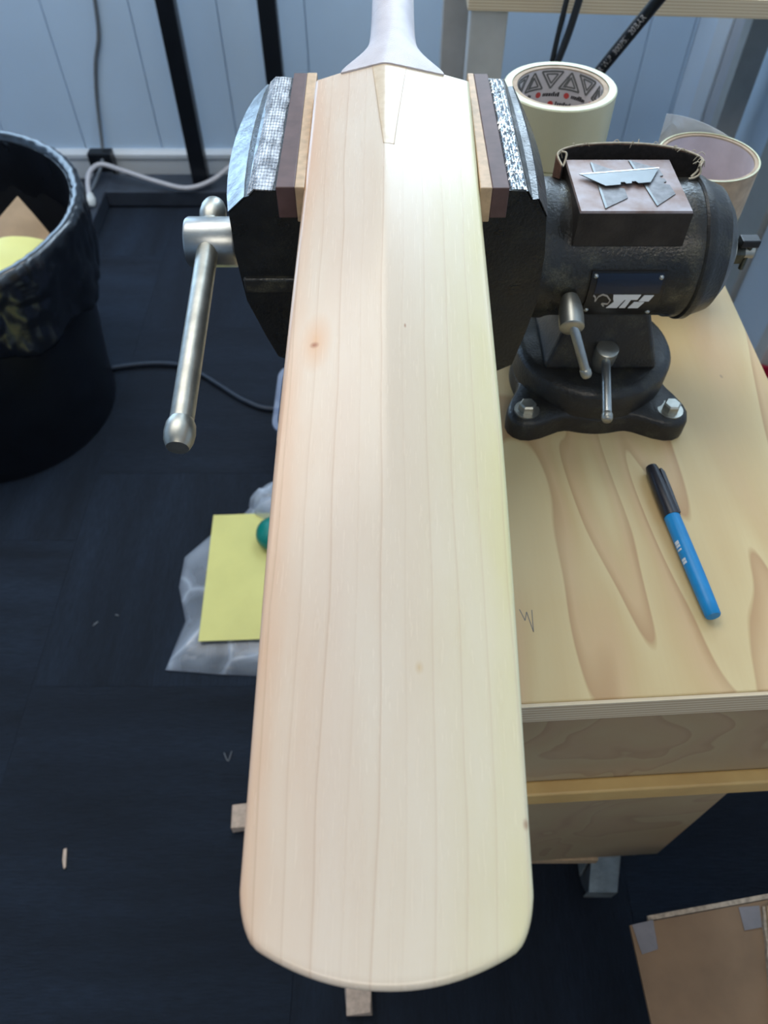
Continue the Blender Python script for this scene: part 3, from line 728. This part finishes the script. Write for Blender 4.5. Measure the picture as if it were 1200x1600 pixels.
strip(0, .0010, 'cloth_backing', M['abr_back'], ab, dz=.0006)
rg = random.Random(3)
edge = [(p.x, p.y, zt[i] + .0012) for i, p in enumerate(P)]
bm = bm_new(); tube(bm, edge, .0007, 6, 0); link('frayed_thread', bm, M['thread'], ab, True)
for k in range(16):
    i = rg.randrange(2, len(P) - 2); p = P[i]; a = rg.uniform(0, 6.28); Lh = rg.uniform(.003, .008)
    q = [(p.x, p.y, zt[i]), (p.x + math.cos(a) * Lh * .5, p.y + math.sin(a) * Lh * .3, zt[i] + .003), (p.x + math.cos(a) * Lh, p.y + math.sin(a) * Lh * .4, zt[i] + rg.uniform(-.002, .003))]
    bm = bm_new(); tube(bm, q, .0003, 5, 4); link('frayed_thread', bm, M['thread'], ab, True)
for q in ([(.1300, .5440, .9765), (.1335, .5420, .976), (.1320, .5370, .971), (.1285, .5320, .968)], [(.2290, .5290, .974), (.2300, .5275, .969), (.2265, .5260, .9665), (.2220, .5250, .9660)], [(.2320, .5360, .975), (.2300, .5330, .974), (.2280, .5290, .970), (.2240, .5270, .9665)]):
    bm = bm_new(); tube(bm, q, .00075, 6, 6); link('frayed_thread', bm, M['thread'], ab, True)

# ================================================================== TAPE ROLLS
def tape_roll(name, label, cx, cy, z, ri, ro, h, liner, group=None):
    r = thing(name, label, 'tape roll', (cx, cy, z), group)
    bm = bm_new(); lathe(bm, [(ri + .0045, 0), (ro - .001, 0), (ro, .001), (ro, h - .001), (ro - .001, h), (ri + .0045, h)], (cx, cy, z), n=72, cap0=False, cap1=False)
    R = link('tape_winding', bm, [M['tape'], M['tape_top']], r, True, autos=35, origin=(cx, cy, z))
    for p in R.data.polygons:
        if abs(p.normal.z) > .7: p.material_index = 1
    bm = bm_new(); lathe(bm, [(ri, .0005), (ri + .0045, .0005), (ri + .0045, h - .0008), (ri, h - .0008), (ri, .0005)], (cx, cy, z), n=72, cap0=False, cap1=False); link('core', bm, M['core'], r, True, autos=35)
    bm = bm_new(); lathe(bm, [(ri - .0003, .002), (ri - .0003, h - .002)], (cx, cy, z), n=72, cap0=False, cap1=False); link('core_liner', bm, liner, r, True)
    return r
TX, TY = .158, .712
stack = []
for i, lab in enumerate(('cream filament tape roll at the bottom of the tall stack behind the vise', 'middle cream filament tape roll of the tall stack behind the vise', 'cream filament tape roll with printed core on top of the tall stack')):
    stack.append(tape_roll('tape_roll', lab, TX, TY, TZ + .0555 * i + .0004 * i, .0385, .0505, .0552, M['core_white'], 'filament tape rolls behind the vise'))
def core_pt(a, z, cx, cy, r): return Vector((cx + r * math.cos(a), cy + r * math.sin(a), z))
def core_print(poly, a0, z0, k, mat, parent, name, cx=TX, cy=TY, r=.0380):
    bm = bm_new(); A = [bm.verts.new(core_pt(a0 - p[0] * k / r, z0 + p[1] * k, cx, cy, r)) for p in poly]; Bq = [bm.verts.new(core_pt(a0 - p[0] * k / r, z0 + p[1] * k, cx, cy, r - .00025)) for p in poly]; n = len(poly)
    bm.faces.new(Bq); bm.faces.new(A[::-1])
    for i in range(n): bm.faces.new((A[i], A[(i + 1) % n], Bq[(i + 1) % n], Bq[i]))
    link(name, bm, mat, parent)
def bar(a, b, wd):
    d = Vector((b[0] - a[0], b[1] - a[1])).normalized(); q = Vector((-d.y, d.x)) * wd / 2
    n = 3; f = [(a[0] + (b[0] - a[0]) * i / n, a[1] + (b[1] - a[1]) * i / n) for i in range(n + 1)]
    return [(x + q.x, y + q.y) for x, y in f] + [(x - q.x, y - q.y) for x, y in f[::-1]]
zt_ = TZ + .0559 * 2
# geometric line pattern printed inside the top core
for kx in range(9):
    a0 = PI * .5 + 1.9 - kx * .47; up = kx % 2
    tri = [(-8, 0), (8, 0), (0, 12)] if up else [(-8, 12), (8, 12), (0, 0)]
    for s_, w_ in ((1, 1.2), (.55, 1.)):
        c = (0, 4.2) if up else (0, 7.8); q = [((p[0] - c[0]) * s_ + c[0], (p[1] - c[1]) * s_ + c[1]) for p in tri]
        for i in range(3): core_print(bar(q[i], q[(i + 1) % 3], w_), a0, zt_ + .0365, .00125, M['ink_grey'], stack[2], 'core_pattern')
    if kx % 2 == 0:
        for j in range(3): core_print(bar((4 + j * 1.6, 1), (8 + j * 1.6, 9), .7), a0 - .12, zt_ + .0365, .00125, M['ink_grey'], stack[2], 'core_pattern')
# rows of lettering marks and red roundels on the core below
rg = random.Random(5)
def disc(r, n=14): return [(r * math.cos(2 * PI * i / n), r * math.sin(2 * PI * i / n)) for i in range(n)]
for zz, sh in ((zt_ + .0310, 0), (zt_ + .0225, .35), (zt_ + .0130, .1)):
    for kx in range(5):
        a0 = PI * .5 + 1.75 - kx * .72 - sh
        core_print(disc(2.4), a0, zz, .0011, M['ink_red'], stack[2], 'red_roundel')
        x = 4.0
        while x < 17:
            wd = rg.uniform(1.0, 1.7); hgt = rg.choice((2.6, 2.6, 3.6))
            core_print([(x, -1.5), (x + wd, -1.5), (x + wd + .4, -1.5 + hgt), (x + .4, -1.5 + hgt)], a0, zz, .0011, M['ink_black'], stack[2], 'printed_letter'); x += wd + .45
# a used-up roll with a loose tail
UX, UY = .288, .655
for i, lab in enumerate(('bottom roll of the pair of nearly used tape rolls beside the vise', 'middle roll of the nearly used tape rolls beside the vise')):
    tape_roll('tape_roll', lab, UX, UY, TZ + .0440 * i, .0395, .0440, .0438, M['core_lilac'], 'filament tape rolls beside the vise')
ur = tape_roll('tape_roll', 'nearly used tape roll with a loose tail and lilac core on top', UX, UY, TZ + .0880, .0395, .0434, .0438, M['core_lilac'], 'filament tape rolls beside the vise')
bm = bm_new(); L = []
for i in range(15):
    t_ = i / 14; a = PI * .28 + t_ * 1.25; r = .0436 + .014 * t_ ** 1.6; zc = TZ + .0880
    p = Vector((UX + r * math.cos(a), UY + r * math.sin(a), 0)); up = .0035 * t_
    L.append([(p.x, p.y, zc + .001 + up), (p.x, p.y, zc + .0438 + up * 4), (p.x * 1.0005, p.y + .0004, zc + .0438 + up * 4), (p.x * 1.0005, p.y + .0004, zc + .001 + up)])
rings(bm, L); link('loose_tail', bm, M['tail'], ur, True, autos=40)

# ================================================================== MARKER PEN
pa, pb = Vector((.2165, .4000, TZ)), Vector((.2300, .2610, TZ)); pd = (pb - pa).normalized()
pen = thing('marker_pen', 'bright blue marker pen with black cap lying on the plywood worktop', 'marker', pa)
ax = pa + Vector((0, 0, .0064))
bm = bm_new(); lathe(bm, [(.0022, 0), (.0046, .0012), (.0053, .006), (.0062, .030), (.0064, .052)], ax, pd, 28); cap = link('pen_cap', bm, M['pen_black'], pen, True, autos=40)
side = pd.cross(Vector((0, 0, 1))).normalized() * -1
bm = bm_new(); q0 = ax + side * .0050 + Vector((0, 0, .0030)); 
rings(bm, [[q0 + pd * s_ + side * a + Vector((0, 0, b)) for a, b in ((-.001, -.0016), (o_, -.0014), (o_, .0014), (-.001, .0016))] for s_, o_ in ((.006, .0006), (.010, .0022), (.030, .0018), (.051, .0010))]); link('pocket_clip', bm, M['pen_black'], cap, bevel=.0003)
bm = bm_new(); lathe(bm, [(.0055, .050), (.0061, .052), (.0061, .100), (.0057, .128), (.0054, .1385), (.0048, .1395), (.001, .1395)], ax, pd, 28); brl = link('pen_barrel', bm, M['pen_blue'], pen, True, autos=40)
for s0, s1 in ((.076, .079), (.0795, .0815), (.083, .0845), (.0915, .0935), (.094, .096)):
    bm = bm_new(); L = []
    for i in range(5):
        ang = math.radians(38 - 9 * i); r = .00625
        v_ = -side * math.cos(ang) * r + Vector((0, 0, math.sin(ang) * r)); L.append([ax + pd * s0 + v_, ax + pd * s1 + v_, ax + pd * s1 + v_ * .97, ax + pd * s0 + v_ * .97])
    rings(bm, L); link('printed_mark', bm, M['pen_white'], brl)

# ================================================================== WASTE BIN
BX, BY = -.887, 1.280
wbin = thing('waste_bin', 'round black waste bin lined with a shiny black bag', 'bin', (BX, BY, 0))
bm = bm_new(); lathe(bm, [(.230, 0), (.248, .004), (.250, .03), (.253, .08), (.298, .47), (.305, .475), (.305, .488), (.297, .488), (.285, .40), (.240, .02), (.05, .02)], (BX, BY, 0), n=72); link('body', bm, M['bin'], wbin, True, autos=40)
def cuff(a, h):
    c_, s_ = math.cos(a), math.sin(a); k = min(1, max(0, (.497 - h) * 14))
    w = noise.noise(Vector((c_ * 7 + h * 9, s_ * 7 + h * 9, h * 10))) * .005 + abs(noise.noise(Vector((c_ * 7 - h * 22, s_ * 7 + h * 10, h * 14 + 3)))) * .010 + noise.noise(Vector((c_ * 26, s_ * 26, h * 30))) * .0008
    return w * k + .0035 * noise.noise(Vector((c_ * 20, s_ * 20, 1 + h * 40)))
prof = [(.284, .36), (.291, .43), (.2965, .480), (.3000, .4925), (.3060, .4985), (.3140, .4990), (.3195, .4945), (.3220, .486), (.322, .474)] + [(.3205 - .17 * (.465 - z), z) for z in [.465 - .006 * i for i in range(20)]] + [(.288, .348)]
bm = bm_new(); lathe(bm, prof, (BX, BY, 0), n=300, cap0=False, cap1=False, jit=cuff)
for v in bm.verts:   # ragged lower hem of the folded-over bag
    rad = Vector((v.co.x - BX, v.co.y - BY)).length
    if rad > .2 and v.co.z < .44 and rad > .256 + .1154 * (v.co.z - .08):
        a = math.atan2(v.co.y - BY, v.co.x - BX); q = (.44 - v.co.z) / .10; v.co.z -= q * (.03 + .07 * noise.noise(Vector((math.cos(a) * 2.2, math.sin(a) * 2.2, 7))))
link('bin_liner', bm, M['liner'], wbin, True)
bm = bm_new(); lathe(bm, [(.284, .40), (.27, .33), (.24, .255), (.12, .235), (.02, .232)], (BX, BY, 0), n=64, cap0=False, jit=lambda a, h: .008 * noise.noise(Vector((math.cos(a) * 4, math.sin(a) * 4, h * 20)))); link('liner_inside', bm, M['bin_in'], wbin, True)
# rubbish in the bin
def sheet(name, label, cat, quad, mat, th=.002, bow=.0, n=10, corner=None):
    a, b, c, d = [Vector(q) for q in quad]; nn = (b - a).cross(d - a).normalized(); bm = bm_new(); g = [[], []]
    for s_ in (0, 1):
        for i in range(n + 1):
            r = []
            for j in range(n + 1):
                u, v = i / n, j / n; p = a * (1 - u) * (1 - v) + b * u * (1 - v) + c * u * v + d * (1 - u) * v
                p = p + nn * (bow * math.sin(PI * u) + bow * .25 * noise.noise(p * 25) + th * s_); r.append(bm.verts.new(p))
            g[s_].append(r)
    for s_ in (0, 1):
        for i in range(n):
            for j in range(n): bm.faces.new((g[s_][i][j], g[s_][i + 1][j], g[s_][i + 1][j + 1], g[s_][i][j + 1]))
    for i in range(n):
        for j in (0, n): bm.faces.new((g[0][i][j], g[0][i + 1][j], g[1][i + 1][j], g[1][i][j])); bm.faces.new((g[0][j][i], g[0][j][i + 1], g[1][j][i + 1], g[1][j][i]))
    o = link(name, bm, mat, None, True, autos=50)
    if label: tag(o, label, cat)
    return o
sheet('cardboard_scrap', 'brown cardboard scrap sticking up inside the black bin', 'cardboard', [(-.86, 1.20, .375), (-.655, 1.265, .385), (-.655, 1.335, .405), (-.738, 1.425, .440)], M['card_in'], .003, .006)
sheet('paper_scrap', 'crumpled yellow paper lying against the cardboard in the bin', 'paper', [(-.80, 1.130, .425), (-.655, 1.190, .425), (-.652, 1.290, .428), (-.735, 1.265, .445)], M['yellow'], .0015, .010)

# ================================================================== BLACK STEEL STAND AT THE WALL
st_ = thing('desk_frame', 'black steel desk frame standing against the back wall', 'stand', (-.55, 2.2, 0))
link('foot', B((-.905, 1.55, .0), (-.842, 2.300, .048)), M['black_frame'], st_, bevel=.004)
link('foot_end', B((-.910, 2.262, 0), (-.838, 2.302, .105)), M['black_metal'], st_, bevel=.004)
link('crossbar', B((-.842, 2.140, .004), (.10, 2.245, .052)), M['black_frame'], st_, bevel=.004)
for px in (-.556, -.298):
    link('post', B((px - .024, 2.175, .052), (px + .024, 2.215, 1.35)), M['black_metal'], st_, bevel=.004)
link('top_rail', B((-.62, 2.165, 1.35), (-.23, 2.225, 1.39)), M['black_metal'], st_, bevel=.003)

# ================================================================== CABLES
bm = bm_new(); tube(bm, [(-.755, WY - .008, .9), (-.762, WY - .006, .62), (-.778, WY - .007, .50), (-.794, WY - .007, .41), (-.825, WY - .007, .335), (-.851, WY - .008, .235), (-.868, WY - .028, .11), (-.866, 2.26, .085), (-.880, 2.18, .055), (-.915, 2.08, .02), (-.935, 2.02, .008)], .0052, 8, 8)
tag(link('wall_cable', bm, M['grey_cable'], None, True), 'thin grey cable hanging down the panelled wall', 'cable')
wc = thing('white_cable', 'white cable with clear plug looping over the black frame foot', 'cable', (-.89, 2.10, .05))
bm = bm_new(); tube(bm, [(-.868, 2.085, .072), (-.878, 2.13, .090), (-.876, 2.175, .100), (-.85, 2.205, .102), (-.78, 2.185, .092), (-.68, 2.150, .078), (-.592, 2.135, .066), (-.52, 2.160, .075), (-.46, 2.215, .095), (-.38, 2.29, .12), (-.30, 2.31, .125)], .0070, 10, 8); link('lead', bm, M['white_cable'], wc, True)
bm = bm_new(); lathe(bm, [(.008, 0), (.012, .008), (.017, .016), (.017, .032), (.012, .040)], (-.867, 2.092, .074), (.0, -.80, -.60), 20); link('plug', bm, M['plug'], wc, True, autos=40)
bm = bm_new(); tube(bm, [(-.78, 1.36, .007), (-.66, 1.405, .007), (-.56, 1.420, .007), (-.48, 1.405, .007), (-.40, 1.345, .007), (-.33, 1.290, .007), (-.26, 1.262, .007), (-.15, 1.29, .007), (.0, 1.32, .007)], .0062, 8, 8)
tag(link('floor_cable', bm, M['dark_blue_cable'], None, True), 'dark cable running across the carpet from the bin', 'cable')

# ================================================================== REAR TABLE AND HOSES
rt = thing('rear_table', 'pale plywood-topped table with grey steel legs behind the vise', 'table', (.5, 1.5, 0))
bm = bm_new(); rings(bm, [[(.120, 1.222, zz), (.84, 1.168, zz), (.84, 1.88, zz), (.120, 1.88, zz)] for zz in (.8385, .862)])
link('tabletop', bm, M['ply_edge'], rt, bevel=.001)
for lx, ly in ((.125, 1.225), (.785, 1.225), (.125, 1.80), (.785, 1.80)):
    if (lx, ly) == (.785, 1.225): continue
    link('leg', B((lx, ly, 0), (lx + .054, ly + .04, .8385)), M['shelf_grey'], rt, bevel=.002)
link('leg', B((.80, 1.225, 0), (.838, 1.265, .8385)), M['shelf_grey'], rt, bevel=.002)
# air hose with white printing
h0, h1 = Vector((0.2944, 1.1306, 0.7827)), Vector((0.3315, 1.0391, 0.9143)); hd = (h1 - h0).normalized()
hs = thing('air_hose', 'thick black air hose with white lettering hanging behind the tape rolls', 'hose', (.22, 1.0, 0))
bm = bm_new(); tube(bm, [(.03, 1.05, .012), (.10, 1.09, .25), (.19, 1.13, .62), h0 - hd * .06, h0, h0 + (h1 - h0) * .5, h1, h1 + hd * .12, h1 + hd * .25 + Vector((.04, .02, .06)), (.83, .86, 1.32)], .0078, 16, 8); hose = link('hose', bm, M['black_cable'], hs, True)
bm = text_mesh('AIR W.P  300PSI  20BAR', .0105, .0001)
cv = (Vector((0, 0, 1.25)) - (h0 + h1) / 2).normalized(); nz = (cv - hd * cv.dot(hd)).normalized(); ny = nz.cross(hd)
Lt = max(v.co.x for v in bm.verts); fx = (h1 - h0).length * .74 / Lt; hl = []
for v in bm.verts:
    x, y, z = v.co; a = y / .0078; off = ny * math.sin(a) * (.00795 + z) + nz * math.cos(a) * (.00795 + z); v.co = h0 + hd * (.018 + x * fx) + off
link('lettering', bm, plain('hose_print', (.55, .52, .52), .6), hose)
for i, q in enumerate(([(.270, 1.150, .95), (.2555, 1.150, .845), (.2430, 1.150, .790), (.2330, 1.152, .73), (.225, 1.16, .5), (.22, 1.2, .01)], [(.252, 1.155, .95), (.2420, 1.1555, .845), (.2370, 1.156, .775), (.2295, 1.160, .70), (.215, 1.17, .5), (.205, 1.2, .01)])):
    bm = bm_new(); tube(bm, q, (.0052, .0038)[i], 10, 8)
    tag(link('power_cable', bm, M['black_cable'], None, True), ('thicker of the two thin black cables beside the lettered hose', 'thinner black cable hanging left of the pair above the tape roll')[i], 'cable', 'thin black cables')

# ================================================================== FLOOR THINGS
# clear plastic bag with a yellow sheet
bagr = thing('plastic_bag', 'clear crumpled plastic bag on the carpet beside the bat', 'plastic bag', (-.24, .8, 0))
out = [(-.395, .600), (-.30, .592), (-.15, .585), (-.06, .62), (-.05, .86), (-.12, .99), (-.225, 1.005), (-.275, .985), (-.300, .945), (-.352, .905), (-.400, .845), (-.400, .775), (-.375, .70)]
def dense(o, n): 
    P = [Vector((*p, 0)) for p in o]; r = []
    for i in range(len(P)):
        for k in range(n): r.append(P[i].lerp(P[(i + 1) % len(P)], k / n))
    return r
bm = bm_new(); D_ = dense(out, 4); cen = Vector((-.225, .79, 0)); L = []
for k_, h in ((1.0, .002), (1.0, .004), (.93, .012), (.82, .020), (.66, .023), (.45, .022), (.2, .021)):
    L.append([cen + (p - cen) * k_ + Vector((0, 0, h * .8 + (.006 * noise.noise(p * 22 + Vector((k_ * 5, 0, 0))) * (1 if k_ < .99 else 0)))) for p in D_])
rings(bm, L, cap0=False); link('film', bm, M['film'], bagr, True)
bm = bm_new(); L = []
for k_, h in ((1.0, .003), (.9, .034), (.7, .055), (.4, .060), (.1, .058)):
    L.append([Vector((-.205, .965, 0)) + Vector((math.cos(a) * .075 * k_ * (1 + .22 * noise.noise(Vector((math.cos(a) * 2, math.sin(a) * 2, 1)))), math.sin(a) * .055 * k_, h + .008 * noise.noise(Vector((math.cos(a) * 4, math.sin(a) * 4, k_ * 4))))) for a in [2 * PI * i / 36 for i in range(36)]])
rings(bm, L, cap0=False); link('film_bunch', bm, M['film'], bagr, True)
bm = B((-.338, .645, .0265), (-.13, .935, .0272)); bmesh.ops.rotate(bm, cent=(-.338, .645, .025), matrix=Matrix.Rotation(math.radians(2.5), 3, 'Z'), verts=bm.verts)
bmesh.ops.subdivide_edges(bm, edges=bm.edges, cuts=10, use_grid_fill=True)
for v in bm.verts: v.co.z += .003 * noise.noise(Vector((v.co.x * 14, v.co.y * 8, 0)))
tag(link('yellow_sheet', bm, M['yellow'], None, True, autos=50), 'yellow sheet of paper in the clear bag beside the bat', 'paper')
bm = bm_new(); lathe(bm, [(.030, 0), (.036, .004), (.038, .012), (.036, .022), (.026, .032), (.012, .036), (.002, .037)], (-.216, .872, .036), n=32)
tag(link('teal_knob', bm, M['teal'], None, True), 'rounded teal plastic cap on the yellow sheet at the bat edge', 'cap')
# frosted tub half hidden behind the bat
tub = thing('plastic_tub', 'frosted plastic tub on the floor, half hidden behind the bat', 'tub', (-.16, 1.08, 0))
bm = bm_new()
def rrect(x0, x1, y0, y1, r, z, n=6):
    o = []
    for cx, cy, a0 in ((x1 - r, y1 - r, 0), (x0 + r, y1 - r, PI / 2), (x0 + r, y0 + r, PI), (x1 - r, y0 + r, 1.5 * PI)):
        for i in range(n + 1): a = a0 + PI / 2 * i / n; o.append((cx + r * math.cos(a), cy + r * math.sin(a), z))
    return o
rings(bm, [rrect(-.230, -.03, 1.055, 1.235, .03, .002), rrect(-.222, -.02, 1.05, 1.245, .035, .14), rrect(-.228, -.014, 1.044, 1.251, .037, .146), rrect(-.228, -.014, 1.044, 1.251, .037, .152), rrect(-.218, -.024, 1.054, 1.241, .033, .15), rrect(-.222, -.034, 1.063, 1.227, .03, .006)]); link('tub_body', bm, M['tub'], tub, True, autos=45)
# wooden offcuts and shavings
def offcut(label, c, s, rz, name='wood_offcut'):
    bm = B((c[0] - s[0] / 2, c[1] - s[1] / 2, 0), (c[0] + s[0] / 2, c[1] + s[1] / 2, s[2])); r = random.Random(int(c[0] * 1e4))
    for v in bm.verts: v.co += Vector((r.uniform(-.002, .002), r.uniform(-.002, .002), 0))
    bmesh.ops.rotate(bm, cent=(c[0], c[1], 0), matrix=Matrix.Rotation(rz, 3, 'Z'), verts=bm.verts)
    tag(link(name, bm, M['offcut'], None, bevel=.001), label, 'wood offcut', 'wood offcuts on the carpet')
offcut('small square wood offcut on the carpet below the bat toe', (-.036, .098, 0), (.036, .034, .018), .05)
offcut('small wood offcut peeping out left of the lower bat edge', (-.222, .342, 0), (.040, .036, .018), .1)
bm = bm_new(); prism(bm, [(-.5000, .296), (-.4955, .2975), (-.4900, .2700), (-.4925, .2680), (-.4975, .2800)], 'z', .0005, .004); tag(link('wood_chip', bm, M['offcut']), 'pale sliver of wood alone on the dark carpet', 'wood chip')
rg = random.Random(11); fi = 0
for p in ((-0.5106, 0.7135, 0), (-0.5426, 0.6942, 0), (-0.264, 0.4431, 0)):
    p = Vector(p)
    bm = bm_new(); q = [p + Vector((rg.uniform(-.007, .007), rg.uniform(-.009, .009), .0015)) for _ in range(3)]; tube(bm, q, .0009, 5, 4)
    tag(link('lint_thread', bm, M['grey_cable'], None, True), ('grey curl of lint on the carpet left of the plastic bag', 'tiny bit of lint beside the curl left of the plastic bag', 'speck of lint on the carpet near the lower bat edge')[fi], 'lint', 'lint on the carpet')
    fi += 1

# ================================================================== CARDBOARD BOX
cb = thing('cardboard_box', 'brown cardboard box with overlapping flaps in the lower right corner', 'box', (.55, .0, 0))
ang = math.radians(9); c0 = Vector((.262, .140, 0)); ux = Vector((math.cos(ang), math.sin(ang), 0)); uy = Vector((-math.sin(ang * .3), math.cos(ang * .3), 0)) * -1
def bp(a, b, z): p = c0 + ux * a + uy * b; return (p.x, p.y, z)
def slab(pts, th, name, mat, **k):
    bm = bm_new(); A = [Vector(p) for p in pts]; nn = (A[1] - A[0]).cross(A[2] - A[0]).normalized() * th
    rings(bm, [[p for p in A], [p + nn for p in A]]); return link(name, bm, mat, cb, **k)
BH = .345; W_, D_ = .34, .26
A0 = .165; A1 = A0 + W_
slab([bp(A0, .004, 0), bp(A1, .004, 0), bp(A1, .004, BH), bp(A0, .004, BH)], .004, 'back_wall', M['card'])
slab([bp(A0, .004, 0), bp(A0, D_, 0), bp(A0, D_, BH), bp(A0, .004, BH)], .004, 'side_wall', M['card'])
slab([bp(A1, .004, 0), bp(A1, D_, 0), bp(A1, D_, BH), bp(A1, .004, BH)], .004, 'side_wall', M['card'])
slab([bp(A0, D_, 0), bp(A1, D_, 0), bp(A1, D_, BH), bp(A0, D_, BH)], .004, 'front_wall', M['card'])
slab([bp(A0, .004, .004), bp(A1, .004, .004), bp(A1, D_, .004), bp(A0, D_, .004)], .004, 'bottom', M['card'])
slab([bp(0, .002, BH), bp(.168, .002, BH), bp(.168, D_, BH - .004), bp(0, D_, BH)], -.004, 'top_flap', M['card'])
fb_ = slab([bp(.150, .008, BH + .005), bp(A1, .004, BH + .003), bp(A1, D_, BH + .003), bp(.085, D_, BH + .010)], -.005, 'top_flap', M['card_in'])
bm = bm_new(); L = []; n = 30   # torn corrugated edges
for i in range(n + 1):
    t_ = i / n; a = Vector(bp(.150, .008, BH + .006)).lerp(Vector(bp(.085, D_, BH + .011)), t_); wv = .0016 * noise.noise(Vector((t_ * 25, 0, 0)))
    L.append([a + Vector((-.004 + wv, 0, -.005)), a + Vector((.0015, 0, -.005)), a + Vector((.0015 + wv, 0, .0012)), a + Vector((-.003 + wv, 0, .0012))])
rings(bm, L); link('flap_edge', bm, M['card_edge'], cb)
bm = bm_new(); L = []
for i in range(n + 1):
    t_ = i / n; a = Vector(bp(.022, 0, BH)).lerp(Vector(bp(A1 - .02, 0, BH)), t_); wv = .0022 * noise.noise(Vector((t_ * 30, 4, 0))); wz = .0012 * noise.noise(Vector((t_ * 30, 9, 0)))
    L.append([a + Vector((0, -.001, -.004)), a + Vector((0, .0045 + wv, -.003)), a + Vector((0, .004 + wv, .0016 + wz)), a + Vector((0, -.001 + wv, .0016 + wz))])
rings(bm, L); link('torn_edge', bm, M['card_edge'], cb)
slab([bp(.002, .002, BH + .0046), bp(.026, .001, BH + .0046), bp(.024, .028, BH + .0046), bp(.006, .030, BH + .0046)], .0004, 'tape_patch', M['packtape'])
slab([bp(.122, .004, BH + .0046), bp(.145, .006, BH + .0046), bp(.141, .026, BH + .0046), bp(.121, .026, BH + .0046)], .0004, 'tape_patch', M['packtape'])

# red thing at the foot of the right wall
rd = thing('red_bucket', 'red plastic bucket standing by the right wall beyond the bench', 'bucket', (.772, 1.13, 0))
bm = bm_new(); lathe(bm, [(.070, 0), (.082, .004), (.092, .17), (.096, .172), (.096, .180), (.089, .180), (.079, .01), (.02, .01)], (.772, 1.13, 0), n=40); link('bucket_body', bm, M['red'], rd, True, autos=40)
bm = bm_new(); tube(bm, [(.772 + .094 * math.cos(a), 1.13 + .02 + .06 * math.sin(a) * .4, .170 + .012 * math.sin(a)) for a in [PI * i / 8 for i in range(9)]], .002, 8, 3); link('handle', bm, M['castor'], rd, True)
